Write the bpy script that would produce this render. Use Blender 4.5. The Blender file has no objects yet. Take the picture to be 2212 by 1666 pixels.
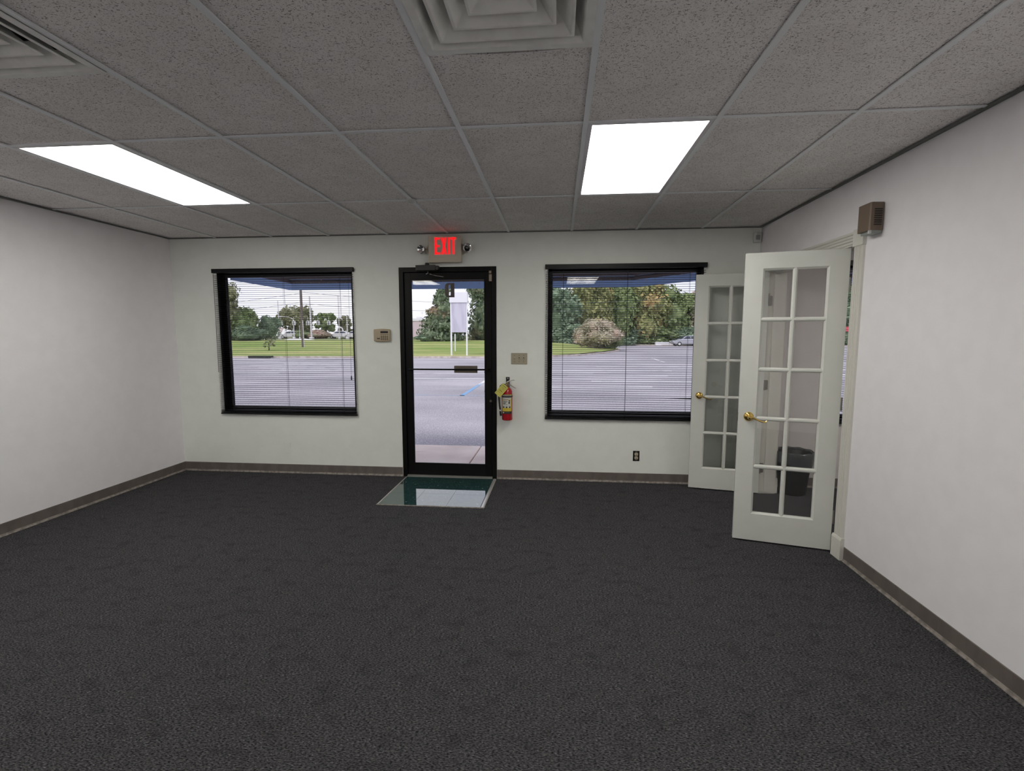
import bpy, bmesh, math, random
import numpy as np
from mathutils import Vector, Matrix
random.seed(7)
S = bpy.context.scene
COL = S.collection
PI = math.pi

# ------------------------------------------------------------------ camera
YAW, PITCH = -0.0943, -0.1043
fw = Vector((math.sin(YAW)*math.cos(PITCH), math.cos(YAW)*math.cos(PITCH), math.sin(PITCH)))
rt = Vector((math.cos(YAW), -math.sin(YAW), 0.0))
up = rt.cross(fw)
cam_data = bpy.data.cameras.new('camera')
cam = bpy.data.objects.new('camera', cam_data)
COL.objects.link(cam)
cam.matrix_world = Matrix(((rt.x, up.x, -fw.x, 0), (rt.y, up.y, -fw.y, 0), (rt.z, up.z, -fw.z, 1.477), (0, 0, 0, 1)))
cam_data.sensor_width = 36.0
cam_data.lens = 36.0*1047.0/2212.0
cam_data.clip_start = 0.02
cam_data.clip_end = 800
S.camera = cam

# ------------------------------------------------------------------ world, sun, exposure
SKY = 1.25
SUN = 1.6
LAMP = 13.5
W = bpy.data.worlds.new('sky'); S.world = W; W.use_nodes = True
nt = W.node_tree; nt.nodes.clear()
o_ = nt.nodes.new('ShaderNodeOutputWorld'); bg = nt.nodes.new('ShaderNodeBackground')
tc = nt.nodes.new('ShaderNodeTexCoord'); sx = nt.nodes.new('ShaderNodeSeparateXYZ')
rp = nt.nodes.new('ShaderNodeValToRGB'); nz = nt.nodes.new('ShaderNodeTexNoise'); mx = nt.nodes.new('ShaderNodeMixRGB')
nt.links.new(tc.outputs['Generated'], sx.inputs[0]); nt.links.new(sx.outputs['Z'], rp.inputs[0])
rp.color_ramp.elements[0].position = 0.0; rp.color_ramp.elements[0].color = (0.86, 0.88, 1.0, 1)
rp.color_ramp.elements[1].position = 0.7; rp.color_ramp.elements[1].color = (0.62, 0.72, 0.95, 1)
nz.inputs['Scale'].default_value = 3.0; nz.inputs['Detail'].default_value = 6
nt.links.new(tc.outputs['Generated'], nz.inputs['Vector'])
rc = nt.nodes.new('ShaderNodeValToRGB'); rc.color_ramp.elements[0].position = 0.38; rc.color_ramp.elements[1].position = 0.6
nt.links.new(nz.outputs['Fac'], rc.inputs[0]); nt.links.new(rc.outputs[0], mx.inputs[0])
nt.links.new(rp.outputs[0], mx.inputs[1]); mx.inputs[2].default_value = (0.95, 0.95, 1.0, 1)
nt.links.new(mx.outputs[0], bg.inputs['Color']); bg.inputs['Strength'].default_value = SKY
nt.links.new(bg.outputs[0], o_.inputs[0])
sd = bpy.data.lights.new('sun', 'SUN'); sd.energy = SUN; sd.angle = math.radians(18); sd.color = (1, 0.96, 0.9)
so = bpy.data.objects.new('sun', sd); COL.objects.link(so)
so.rotation_euler = Vector((0.38, 0.5, -0.78)).to_track_quat('-Z', 'Y').to_euler()
so.location = (-20, -20, 40)
S.view_settings.view_transform = 'Standard'; S.view_settings.look = 'None'
S.view_settings.exposure = 0.0; S.view_settings.gamma = 1.0
S.view_settings.use_curve_mapping = False
try:
    S.cycles.max_bounces = 12; S.cycles.diffuse_bounces = 6; S.cycles.transparent_max_bounces = 24
    S.cycles.caustics_reflective = False; S.cycles.caustics_refractive = False
    S.cycles.sample_clamp_indirect = 6.0
    S.cycles.use_denoising = True
except Exception:
    pass

# ------------------------------------------------------------------ materials
def srgb(r, g, b):
    f = lambda c: (c/255/12.92) if c/255 <= 0.04045 else ((c/255+0.055)/1.055)**2.4
    return (f(r), f(g), f(b), 1)
MATS = {}
def mat(name, col, rough=0.5, metal=0.0, spec=0.5, emit=None, estr=0.0, ior=None, coat=0.0):
    m = bpy.data.materials.new(name); m.use_nodes = True
    b = m.node_tree.nodes['Principled BSDF']
    b.inputs['Base Color'].default_value = col if len(col) == 4 else (*col, 1)
    b.inputs['Roughness'].default_value = rough; b.inputs['Metallic'].default_value = metal
    b.inputs['Specular IOR Level'].default_value = spec
    if ior: b.inputs['IOR'].default_value = ior
    if coat: b.inputs['Coat Weight'].default_value = coat; b.inputs['Coat Roughness'].default_value = 0.08
    if emit: b.inputs['Emission Color'].default_value = (*emit[:3], 1); b.inputs['Emission Strength'].default_value = estr
    MATS[name] = m
    return m
def nodes(m): return m.node_tree.nodes, m.node_tree.links, m.node_tree.nodes['Principled BSDF']
def noise_mix(m, c1, c2, scale, lo=0.4, hi=0.6, stretch=(1, 1, 1), detail=4, bump=0.0, coord='Position', rough_var=None):
    N, L, b = nodes(m)
    if coord == 'Position':
        g = N.new('ShaderNodeNewGeometry'); out = g.outputs['Position']
    else:
        g = N.new('ShaderNodeTexCoord'); out = g.outputs['Object']
    mp = N.new('ShaderNodeMapping'); mp.inputs['Scale'].default_value = stretch; L.new(out, mp.inputs[0])
    n = N.new('ShaderNodeTexNoise'); n.inputs['Scale'].default_value = scale; n.inputs['Detail'].default_value = detail
    L.new(mp.outputs[0], n.inputs['Vector'])
    r = N.new('ShaderNodeValToRGB'); r.color_ramp.elements[0].position = lo; r.color_ramp.elements[1].position = hi
    r.color_ramp.elements[0].color = c1; r.color_ramp.elements[1].color = c2
    L.new(n.outputs['Fac'], r.inputs[0]); L.new(r.outputs[0], b.inputs['Base Color'])
    if bump:
        bp = N.new('ShaderNodeBump'); bp.inputs['Strength'].default_value = bump; bp.inputs['Distance'].default_value = 0.004
        L.new(n.outputs['Fac'], bp.inputs['Height']); L.new(bp.outputs[0], b.inputs['Normal'])
    return r
def over(m, col, scale, lo, hi, stretch=(1, 1, 1), detail=2, rot=(0, 0, 0), offs=(0, 0, 0), amount=1.0, tex='noise'):
    """lay a second colour over what already feeds Base Color, through a thresholded noise"""
    N, L, b = nodes(m)
    g = N.new('ShaderNodeNewGeometry'); mp = N.new('ShaderNodeMapping')
    mp.inputs['Scale'].default_value = stretch; mp.inputs['Rotation'].default_value = rot; mp.inputs['Location'].default_value = offs
    L.new(g.outputs['Position'], mp.inputs[0])
    n = N.new('ShaderNodeTexNoise'); n.inputs['Scale'].default_value = scale; n.inputs['Detail'].default_value = detail
    L.new(mp.outputs[0], n.inputs['Vector'])
    r = N.new('ShaderNodeValToRGB'); r.color_ramp.elements[0].position = lo; r.color_ramp.elements[1].position = hi
    r.color_ramp.elements[0].color = (0, 0, 0, 1); r.color_ramp.elements[1].color = (amount, amount, amount, 1)
    L.new(n.outputs['Fac'], r.inputs[0])
    x = N.new('ShaderNodeMixRGB'); L.new(r.outputs[0], x.inputs[0]); x.inputs[2].default_value = col
    if b.inputs['Base Color'].is_linked:
        L.new(b.inputs['Base Color'].links[0].from_socket, x.inputs[1])
    else:
        x.inputs[1].default_value = b.inputs['Base Color'].default_value
    L.new(x.outputs[0], b.inputs['Base Color'])

wall_front_m = mat('wall paint with greenish light tint', (0.70, 0.715, 0.675), 0.75, spec=0.25); noise_mix(wall_front_m, (0.84, 0.86, 0.815, 1), (0.86, 0.88, 0.835, 1), 9, bump=0.012)  # greenish cast of the fluorescent light put into the front wall's colour
wall_m = mat('wall paint with lavender light tint', (0.74, 0.72, 0.745), 0.75, spec=0.25); noise_mix(wall_m, (0.875, 0.85, 0.88, 1), (0.895, 0.87, 0.90, 1), 9, bump=0.012)  # lavender cast of the light put into the side walls' colour
office_wall_m = mat('office wall paint', (0.66, 0.62, 0.61), 0.8, spec=0.2); noise_mix(office_wall_m, (0.65, 0.61, 0.60, 1), (0.67, 0.63, 0.62, 1), 9)
carpet_m = mat('charcoal loop carpet', (0.02, 0.02, 0.022), 1.0, spec=0.05)
noise_mix(carpet_m, (0.013, 0.0135, 0.0155, 1), (0.095, 0.092, 0.098, 1), 1.0, 0.36, 0.66, (95, 210, 1), 5, bump=0.5)
over(carpet_m, (0.27, 0.255, 0.27, 1), 1.0, 0.60, 0.74, (75, 260, 1), 3, offs=(3, 7, 0), amount=0.8)
over(carpet_m, (0.15, 0.13, 0.085, 1), 1.0, 0.64, 0.73, (70, 230, 1), 2, offs=(13, 27, 0), amount=0.7)
over(carpet_m, (0.012, 0.012, 0.014, 1), 1.0, 0.52, 0.70, (9, 14, 1), 3, offs=(1, 2, 0), amount=0.30)
tile_m = mat('mineral fibre ceiling tile', (0.86, 0.84, 0.83), 0.95, spec=0.1)
noise_mix(tile_m, (0.855, 0.825, 0.81, 1), (0.905, 0.88, 0.865, 1), 7)
over(tile_m, (0.20, 0.19, 0.18, 1), 1.0, 0.665, 0.70, (95, 235, 1), 1, rot=(0, 0, 0.7), amount=0.9)
over(tile_m, (0.22, 0.21, 0.20, 1), 1.0, 0.675, 0.71, (230, 90, 1), 1, rot=(0, 0, 0.25), offs=(5, 9, 0), amount=0.85)
over(tile_m, (0.25, 0.24, 0.23, 1), 1.0, 0.675, 0.71, (85, 210, 1), 1, rot=(0, 0, -0.5), offs=(15, 3, 0), amount=0.85)
over(tile_m, (0.50, 0.48, 0.47, 1), 1.0, 0.58, 0.68, (300, 300, 1), 1, offs=(2, 2, 0), amount=0.6)
tee_m = mat('painted ceiling tee', (0.86, 0.88, 0.89), 0.45)
trimgrey_m = mat('shade-painted wall angle', (0.16, 0.165, 0.155), 0.7)  # dark grey stands in for the shadow gap along the ceiling edge
lampframe_m = mat('lamp frame enamel', (0.72, 0.70, 0.73), 0.45)
vent_m = mat('vent enamel', (0.50, 0.505, 0.475), 0.45); noise_mix(vent_m, (0.80, 0.80, 0.76, 1), (0.87, 0.875, 0.84, 1), 14)
dark_m = mat('dark duct', (0.02, 0.022, 0.02), 0.9)
base_m = mat('taupe vinyl base', (0.072, 0.060, 0.054), 0.5); noise_mix(base_m, (0.135, 0.113, 0.102, 1), (0.165, 0.140, 0.126, 1), 12, stretch=(1, 1, 0.4))
toe_m = mat('scuffed vinyl toe', (0.24, 0.21, 0.19), 0.7); noise_mix(toe_m, (0.17, 0.15, 0.135, 1), (0.30, 0.265, 0.24, 1), 30)
black_m = mat('black aluminium', (0.0032, 0.0028, 0.0028), 0.42, spec=0.22)
slat_m = mat('black blind slat', (0.006, 0.006, 0.0075), 0.45, spec=0.28)
cord_m = mat('black cord', (0.02, 0.018, 0.03), 0.8)
wand_m = mat('clear wand', (0.30, 0.27, 0.30), 0.2)
door_m = mat('white door enamel', (0.70, 0.71, 0.665), 0.38); noise_mix(door_m, (0.69, 0.70, 0.655, 1), (0.71, 0.72, 0.675, 1), 6)
casing_m = mat('cream casing enamel', (0.70, 0.685, 0.635), 0.4)
brass_m = mat('polished brass', (0.80, 0.56, 0.17), 0.16, 1.0)
steel_m = mat('hinge steel', (0.26, 0.235, 0.22), 0.45, 0.6)
chrome_m = mat('chrome', (0.8, 0.8, 0.8), 0.08, 1.0)
alu_m = mat('worn aluminium', (0.45, 0.44, 0.42), 0.35, 0.7)
beige_m = mat('beige plastic', (0.44, 0.36, 0.25), 0.45)
exit_m = mat('ivory sign housing', (0.60, 0.54, 0.44), 0.5)
red_e = mat('red lit letter', (0.6, 0.01, 0.01), 0.4, emit=(1.0, 0.012, 0.02), estr=0.78)
redrim_m = mat('letter edge glow', (0.5, 0.08, 0.07), 0.5, emit=(1.0, 0.12, 0.10), estr=0.42)
tan_m = mat('tan chime plastic', (0.175, 0.125, 0.09), 0.5)
greyp_m = mat('grey plastic', (0.30, 0.33, 0.31), 0.5)
whitep_m = mat('white plastic', (0.62, 0.63, 0.61), 0.4)
lens_m = mat('sensor lens', (0.30, 0.31, 0.31), 0.3)
plate_m = mat('almond plate', (0.37, 0.33, 0.245), 0.45)
darkb_m = mat('dark print', (0.015, 0.013, 0.01), 0.6)
screen_m = mat('keypad screen', (0.012, 0.012, 0.016), 0.15)
red_m = mat('red enamel', (0.42, 0.012, 0.02), 0.25, coat=0.3)
yellow_m = mat('yellow label', (0.66, 0.50, 0.05), 0.5)
tag_m = mat('yellow paper tag', (0.62, 0.58, 0.13), 0.7)
white_m = mat('white print', (0.6, 0.6, 0.57), 0.5)
olive_m = mat('tag print', (0.20, 0.19, 0.04), 0.7)
rubber_m = mat('black rubber', (0.012, 0.012, 0.013), 0.6)
brassd_m = mat('dull brass', (0.26, 0.19, 0.11), 0.4, 0.8)
bronze_m = mat('bronze plate', (0.14, 0.115, 0.09), 0.4, 0.3)
ivory_m = mat('ivory receptacle', (0.50, 0.45, 0.33), 0.4)
can_m = mat('black bin plastic', (0.006, 0.0065, 0.007), 0.4)
liner_m = mat('grey bin liner', (0.06, 0.07, 0.072), 0.3, spec=0.6)
vinyl_m = mat('teal vinyl tile', (0.02, 0.055, 0.055), 0.03, ior=2.6); noise_mix(vinyl_m, (0.012, 0.045, 0.047, 1), (0.028, 0.075, 0.07, 1), 30); over(vinyl_m, (0.5, 0.55, 0.55, 1), 60, 0.74, 0.78, detail=1)
grout_m = mat('tile bed', (0.05, 0.06, 0.06), 0.7)
strip_m = mat('metal edge strip', (0.6, 0.58, 0.56), 0.35, 0.6)
# outdoors
asphalt_m = mat('weathered asphalt', (0.3, 0.29, 0.32), 0.9, spec=0.2)
noise_mix(asphalt_m, (0.27, 0.25, 0.275, 1), (0.45, 0.415, 0.445, 1), 0.35, 0.35, 0.68, (0.5, 1.2, 1), 8)
over(asphalt_m, (0.72, 0.67, 0.72, 1), 42, 0.54, 0.70, detail=3, amount=0.75)
over(asphalt_m, (0.13, 0.12, 0.135, 1), 36, 0.56, 0.70, detail=3, offs=(4, 4, 0), amount=0.6)
concrete_m = mat('sidewalk concrete', (0.6, 0.5, 0.46), 0.9, spec=0.2)
noise_mix(concrete_m, (0.66, 0.53, 0.48, 1), (0.90, 0.76, 0.69, 1), 1.6, 0.3, 0.65, (1, 1, 1), 9, bump=0.3)
over(concrete_m, (0.42, 0.33, 0.30, 1), 2.6, 0.60, 0.72, (1, 2, 1), 6, offs=(4, 1.5, 0), amount=0.5)
kerb_m = mat('kerb concrete', (0.62, 0.54, 0.50), 0.9); noise_mix(kerb_m, (0.50, 0.42, 0.38, 1), (0.68, 0.6, 0.56, 1), 3)
grass_m = mat('lawn grass', (0.25, 0.3, 0.08), 1.0, spec=0.05)
noise_mix(grass_m, (0.18, 0.265, 0.065, 1), (0.42, 0.40, 0.17, 1), 0.22, 0.36, 0.66, (0.35, 1.2, 1), 8)
over(grass_m, (0.14, 0.21, 0.05, 1), 3.0, 0.5, 0.75, (0.6, 1.6, 1), 4, amount=0.5)
ground_m = mat('far verge', (0.17, 0.19, 0.09), 1.0, spec=0.05)
road_m = mat('pale road', (0.62, 0.60, 0.58), 0.9)
paint_w = mat('white line paint', (0.75, 0.74, 0.74), 0.8); over(paint_w, (0.42, 0.41, 0.45, 1), 2.2, 0.52, 0.66, detail=6)
paint_b = mat('blue line paint', (0.16, 0.33, 0.55), 0.8); over(paint_b, (0.34, 0.36, 0.45, 1), 3, 0.5, 0.7, detail=6)
paint_bf = mat('worn blue line paint', (0.27, 0.33, 0.43), 0.8); over(paint_bf, (0.31, 0.31, 0.36, 1), 3, 0.42, 0.6, detail=6)
canvas_m = mat('blue awning canvas', (0.27, 0.36, 0.50), 0.8, spec=0.1)
N, L, b = nodes(canvas_m)
tr = N.new('ShaderNodeBsdfTranslucent'); tr.inputs[0].default_value = (0.46, 0.56, 0.74, 1)
ms = N.new('ShaderNodeMixShader'); ms.inputs[0].default_value = 0.6
L.new(b.outputs[0], ms.inputs[1]); L.new(tr.outputs[0], ms.inputs[2]); L.new(ms.outputs[0], N['Material Output'].inputs[0])
bar_m = mat('brown awning tube', (0.085, 0.065, 0.065), 0.6)
rib_m = mat('grey awning rafter', (0.33, 0.29, 0.33), 0.6)
cordw_m = mat('pale lacing cord', (0.5, 0.47, 0.45), 0.7)
ext_m = mat('outer stucco', (0.5, 0.46, 0.42), 0.9)
bark_m = mat('bark', (0.075, 0.058, 0.045), 0.95)
polew_m = mat('wooden pole', (0.16, 0.13, 0.125), 0.9)
galv_m = mat('galvanised pole', (0.72, 0.69, 0.70), 0.5)
signw_m = mat('white sign panel', (0.86, 0.85, 0.88), 0.6)
signg_m = mat('stained sign panel', (0.60, 0.58, 0.68), 0.6); noise_mix(signg_m, (0.48, 0.46, 0.55, 1), (0.64, 0.62, 0.71, 1), 1.3, 0.3, 0.6, (2.5, 1, 0.5), 5)
building_m = mat('pale pink cladding', (0.66, 0.54, 0.56), 0.85)
car_silver = mat('silver paint', (0.50, 0.50, 0.56), 0.25, 0.3, coat=0.5)
car_white = mat('white car paint', (0.75, 0.73, 0.74), 0.3)
car_glass = mat('dark car glass', (0.05, 0.06, 0.08), 0.08)
tyre_m = mat('tyre', (0.015, 0.015, 0.016), 0.8)
sig_m = mat('signal housing', (0.75, 0.73, 0.74), 0.5)
redsign_m = mat('faded red sign', (0.62, 0.10, 0.12), 0.6)
def leaf_mat(name, c1, c2, c3=None, sc=0.9):
    m = mat(name, c1, 0.85, spec=0.15)
    noise_mix(m, (*c1, 1), (*c2, 1), sc, 0.36, 0.64, (1, 1, 1), 4)
    if c3: over(m, (*c3, 1), 0.30, 0.52 if 'conifer' not in name else 0.60, 0.64 if 'conifer' not in name else 0.70, detail=3, amount=0.75)
    return m
LM = [leaf_mat('leaves mid green', (0.11, 0.16, 0.055), (0.33, 0.40, 0.19)),
      leaf_mat('leaves dull olive', (0.13, 0.145, 0.065), (0.36, 0.355, 0.21)),
      leaf_mat('leaves turning gold', (0.16, 0.19, 0.07), (0.42, 0.42, 0.19), (0.62, 0.40, 0.19)),
      leaf_mat('leaves dark conifer', (0.062, 0.10, 0.055), (0.22, 0.27, 0.165), (0.38, 0.25, 0.17)),
      leaf_mat('leaves pale pink green', (0.30, 0.28, 0.19), (0.58, 0.52, 0.40), (0.64, 0.43, 0.37)),
      leaf_mat('leaves blue green', (0.10, 0.155, 0.095), (0.29, 0.38, 0.25))]
def glass_mat(name, tint, refl=1.0, bodies=0.0):
    m = bpy.data.materials.new(name); m.use_nodes = True
    N = m.node_tree.nodes; L = m.node_tree.links; N.clear()
    o = N.new('ShaderNodeOutputMaterial'); t = N.new('ShaderNodeBsdfTransparent'); g = N.new('ShaderNodeBsdfGlossy')
    t.inputs[0].default_value = (*tint, 1); g.inputs['Roughness'].default_value = 0.0
    f = N.new('ShaderNodeFresnel'); f.inputs[0].default_value = 1.45
    mu = N.new('ShaderNodeMath'); mu.operation = 'MULTIPLY'; mu.inputs[1].default_value = refl; mu.use_clamp = True
    L.new(f.outputs[0], mu.inputs[0])
    x = N.new('ShaderNodeMixShader'); L.new(mu.outputs[0], x.inputs[0]); L.new(t.outputs[0], x.inputs[1]); L.new(g.outputs[0], x.inputs[2])
    out = x
    if bodies:
        d = N.new('ShaderNodeBsdfDiffuse'); d.inputs[0].default_value = (0.5, 0.5, 0.5, 1)
        y = N.new('ShaderNodeMixShader'); y.inputs[0].default_value = bodies
        L.new(x.outputs[0], y.inputs[1]); L.new(d.outputs[0], y.inputs[2]); out = y
    L.new(out.outputs[0], o.inputs[0])
    return m
glass_m = glass_mat('window glass', (0.97, 0.97, 0.98))
doorglass_m = glass_mat('french door glass', (0.98, 0.985, 0.98), 1.7, 0.035)
def lamp_mat(name, col, strength):
    m = bpy.data.materials.new(name); m.use_nodes = True
    N = m.node_tree.nodes; L = m.node_tree.links; N.clear()
    o = N.new('ShaderNodeOutputMaterial'); e = N.new('ShaderNodeEmission')
    t = N.new('ShaderNodeTexCoord'); s = N.new('ShaderNodeSeparateXYZ'); L.new(t.outputs['Object'], s.inputs[0])
    # two fluorescent tubes behind a prismatic lens: brighter along the tubes
    w = N.new('ShaderNodeMath'); w.operation = 'MULTIPLY'; w.inputs[1].default_value = 2*PI/0.27; L.new(s.outputs['X'], w.inputs[0])
    c = N.new('ShaderNodeMath'); c.operation = 'COSINE'; L.new(w.outputs[0], c.inputs[0])
    k = N.new('ShaderNodeMath'); k.operation = 'MULTIPLY_ADD'; k.inputs[1].default_value = -0.16*strength; k.inputs[2].default_value = 0.84*strength
    L.new(c.outputs[0], k.inputs[0]); L.new(k.outputs[0], e.inputs['Strength']); e.inputs['Color'].default_value = (*col, 1)
    L.new(e.outputs[0], o.inputs[0])
    return m
lens_lit = lamp_mat('lit prismatic lens', (1.0, 0.985, 0.91), LAMP)
office_lit = lamp_mat('added office light lens', (1.0, 0.95, 0.90), LAMP*1.45)  # lens of the added office light, made strong to brighten the wall there

# ------------------------------------------------------------------ mesh helpers
class MB:
    def __init__(s): s.v = []; s.f = []; s.smooth = False
    def add(s, vs, fs):
        k = len(s.v); s.v += [tuple(p) for p in vs]; s.f += [tuple(i+k for i in q) for q in fs]; return s
    def box(s, x0, x1, y0, y1, z0, z1, M=None):
        vs = [Vector(p) for p in ((x0,y0,z0),(x1,y0,z0),(x1,y1,z0),(x0,y1,z0),(x0,y0,z1),(x1,y0,z1),(x1,y1,z1),(x0,y1,z1))]
        if M: vs = [M @ p for p in vs]
        return s.add(vs, [(0,3,2,1),(4,5,6,7),(0,1,5,4),(1,2,6,5),(2,3,7,6),(3,0,4,7)])
    def prism(s, pts, axis, a, b, M=None):
        """pts: 2D polygon; extruded along axis from a to b. axis 0: (y,z), 1: (x,z), 2: (x,y)"""
        def P(p, t):
            v = (t, p[0], p[1]) if axis == 0 else (p[0], t, p[1]) if axis == 1 else (p[0], p[1], t)
            return M @ Vector(v) if M else Vector(v)
        n = len(pts)
        return s.add([P(p, a) for p in pts]+[P(p, b) for p in pts],
                     [tuple(range(n)), tuple(range(2*n-1, n-1, -1))]+[(i, i+n, (i+1) % n+n, (i+1) % n) for i in range(n)])
    def tube(s, path, r, n=8, caps=True):
        path = [Vector(p) for p in path]; rs = r if isinstance(r, (list, tuple)) else [r]*len(path)
        k = len(s.v); prev = None
        for i, p in enumerate(path):
            d = (path[min(i+1, len(path)-1)]-path[max(i-1, 0)]).normalized()
            if prev is None:
                a = d.cross(Vector((0, 0, 1)));
                if a.length < 1e-3: a = d.cross(Vector((1, 0, 0)))
                a.normalize()
            else:
                a = (prev-d*prev.dot(d)).normalized()
            prev = a; bb = d.cross(a)
            for j in range(n):
                t = 2*PI*j/n; s.v.append(tuple(p+(a*math.cos(t)+bb*math.sin(t))*rs[i]))
        for i in range(len(path)-1):
            for j in range(n):
                s.f.append((k+i*n+j, k+i*n+(j+1) % n, k+(i+1)*n+(j+1) % n, k+(i+1)*n+j))
        if caps:
            s.f.append(tuple(k+j for j in range(n-1, -1, -1))); m = k+(len(path)-1)*n; s.f.append(tuple(m+j for j in range(n)))
        s.smooth = True
        return s
    def lathe(s, prof, n=20, M=None, arc=(0, 2*PI)):
        """prof: (r,z) pairs about local z"""
        k = len(s.v); full = abs(arc[1]-arc[0]-2*PI) < 1e-6; m = n if full else n+1
        for (r, z) in prof:
            for j in range(m):
                t = arc[0]+(arc[1]-arc[0])*j/n; p = Vector((r*math.cos(t), r*math.sin(t), z)); s.v.append(tuple(M @ p if M else p))
        for i in range(len(prof)-1):
            for j in range(n):
                j2 = (j+1) % m; s.f.append((k+i*m+j, k+i*m+j2, k+(i+1)*m+j2, k+(i+1)*m+j))
        s.smooth = True
        return s
    def sphere(s, c, r, sub=2):
        bm = bmesh.new(); bmesh.ops.create_icosphere(bm, subdivisions=sub, radius=1)
        rr = r if isinstance(r, (tuple, list)) else (r, r, r)
        s.add([(c[0]+v.co.x*rr[0], c[1]+v.co.y*rr[1], c[2]+v.co.z*rr[2]) for v in bm.verts], [tuple(v.index for v in f.verts) for f in bm.faces]); bm.free(); s.smooth = True
        return s
    def mesh(s, name, m):
        me = bpy.data.meshes.new(name); me.from_pydata(s.v, [], s.f); me.update()
        bm = bmesh.new(); bm.from_mesh(me); bmesh.ops.recalc_face_normals(bm, faces=bm.faces); bm.to_mesh(me); bm.free()
        me.materials.append(m)
        if s.smooth:
            me.shade_smooth()
            try: me.set_sharp_from_angle(angle=0.6)
            except Exception: pass
        return me
def link(name, me, parent=None, loc=None, rot=None):
    o = bpy.data.objects.new(name, me); COL.objects.link(o)
    if parent: o.parent = parent
    if loc: o.location = loc
    if rot: o.rotation_euler = rot
    return o
def obj(name, mb, m, parent=None, bevel=0.0, **kw):
    o = link(name, mb.mesh(name, m), parent, **kw)
    if bevel:
        bv = o.modifiers.new('bevel', 'BEVEL'); bv.width = bevel; bv.segments = 2; bv.limit_method = 'ANGLE'; bv.angle_limit = 0.7
    return o
def tag(o, label, cat, group=None, kind=None):
    o['label'] = label; o['category'] = cat
    if group: o['group'] = group
    if kind: o['kind'] = kind
    return o
def thing(name, label, cat, loc=(0, 0, 0), rotz=0.0, group=None, kind=None):
    o = bpy.data.objects.new(name, None); COL.objects.link(o); o.location = loc; o.rotation_euler = (0, 0, rotz); o.empty_display_size = 0.1
    return tag(o, label, cat, group, kind)
def box(name, m, x0, x1, y0, y1, z0, z1, parent=None, bevel=0.0):
    """a box whose origin sits at its own centre"""
    c = ((x0+x1)/2, (y0+y1)/2, (z0+z1)/2); hx, hy, hz = (x1-x0)/2, (y1-y0)/2, (z1-z0)/2
    return obj(name, MB().box(-hx, hx, -hy, hy, -hz, hz), m, parent, bevel, loc=c)
def struct(name, mb, m, label, cat, parent=None):
    return tag(obj(name, mb, m, parent), label, cat, kind='structure')

# ------------------------------------------------------------------ room dimensions (metres)
D = 4.837            # inner face of the shop-front wall
H = 2.476            # ceiling height
XL, XR = -4.056, 1.877
YR = -1.24           # rear wall, behind the camera
T = 0.6096           # two feet
L0 = -3.537          # first ceiling tee
WT = 0.12            # shop-front wall thickness
RT = 0.15            # partition thickness
XO = 5.4             # far side of the side office
Y0O = 0.6            # rear of the side office
ROOF = 3.15

# ------------------------------------------------------------------ shell
def wall_with_holes(a0, a1, z0, z1, holes, make):
    """cut a wall rectangle into boxes around its holes"""
    mb = MB(); xs = sorted({a0, a1, *[h[0] for h in holes], *[h[1] for h in holes]})
    for i in range(len(xs)-1):
        l, r = xs[i], xs[i+1]; segs = [(z0, z1)]
        for h in holes:
            if h[0] <= l+1e-6 and h[1] >= r-1e-6:
                segs = [t for (p, q) in segs for t in ((p, min(q, h[2])), (max(p, h[3]), q)) if t[1]-t[0] > 1e-6]
        for (p, q) in segs: make(mb, l, r, p, q)
    return mb
WIN1 = (-3.556, -2.088, 0.665, 2.125)
WIN2 = (-0.103, 1.372, 0.665, 2.125)
WIN3 = (2.610, 4.080, 0.665, 2.125)
DOOR = (-1.602, -0.613, -0.05, 2.149)
struct('floor', MB().box(XL-0.1, XR+RT/2, YR-0.1, D+WT, -0.2, 0.0), carpet_m, 'dark charcoal speckled carpet floor of the empty front room', 'floor')
struct('office_floor', MB().box(XR+RT/2, XO+0.1, Y0O-0.1, D+WT, -0.2, 0.0), carpet_m, 'dark carpet floor of the side office seen through the glazed door', 'floor')
wf = struct('wall_front', wall_with_holes(XL-0.12, XR+RT/2, -0.2, ROOF, [WIN1, DOOR, WIN2], lambda m, l, r, p, q: m.box(l, r, D, D+WT, p, q)), wall_front_m,
       'off-white shop-front wall with two blind-covered windows and a glass door', 'wall')
struct('office_wall_front', wall_with_holes(XR+RT/2, XO+0.12, -0.2, ROOF, [WIN3], lambda m, l, r, p, q: m.box(l, r, D, D+WT, p, q)), office_wall_m,
       'pinkish grey office wall seen behind the bin through the glazed door', 'wall')
struct('wall_left', MB().box(XL-0.12, XL, YR-0.12, D, -0.2, ROOF), wall_m, 'plain white side wall without any opening', 'wall')
JN, JF = 3.335, 4.625   # rough opening of the double door in the partition
struct('wall_right', wall_with_holes(YR-0.12, D, -0.2, ROOF, [(JN, JF, -0.2, 2.05)], lambda m, l, r, p, q: m.box(XR, XR+RT, l, r, p, q)), wall_m,
       'white partition wall holding the open pair of glazed doors', 'wall')
struct('wall_rear', MB().box(XL, XR, YR-0.12, YR, -0.2, ROOF), wall_m, 'plain white wall at the rear of the room', 'wall')
struct('office_wall_right', MB().box(XO, XO+0.12, Y0O-0.12, D, -0.2, ROOF), office_wall_m, 'plain far side wall of the side office', 'wall')
struct('office_wall_rear', MB().box(XR+RT, XO, Y0O-0.12, Y0O, -0.2, ROOF), office_wall_m, 'plain rear wall of the side office', 'wall')
struct('roof', MB().box(XL-0.3, XO+0.3, YR-0.3, D+WT+0.15, ROOF, ROOF+0.3), ext_m, 'unseen flat roof slab added over the shop unit to block sky light', 'roof')  # out of view, added to stop sky light leaking through the ceiling
struct('office_ceiling', MB().box(XR+RT, XO, Y0O, D, H, H+0.03), tile_m, 'speckled ceiling of the side office', 'ceiling')
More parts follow.
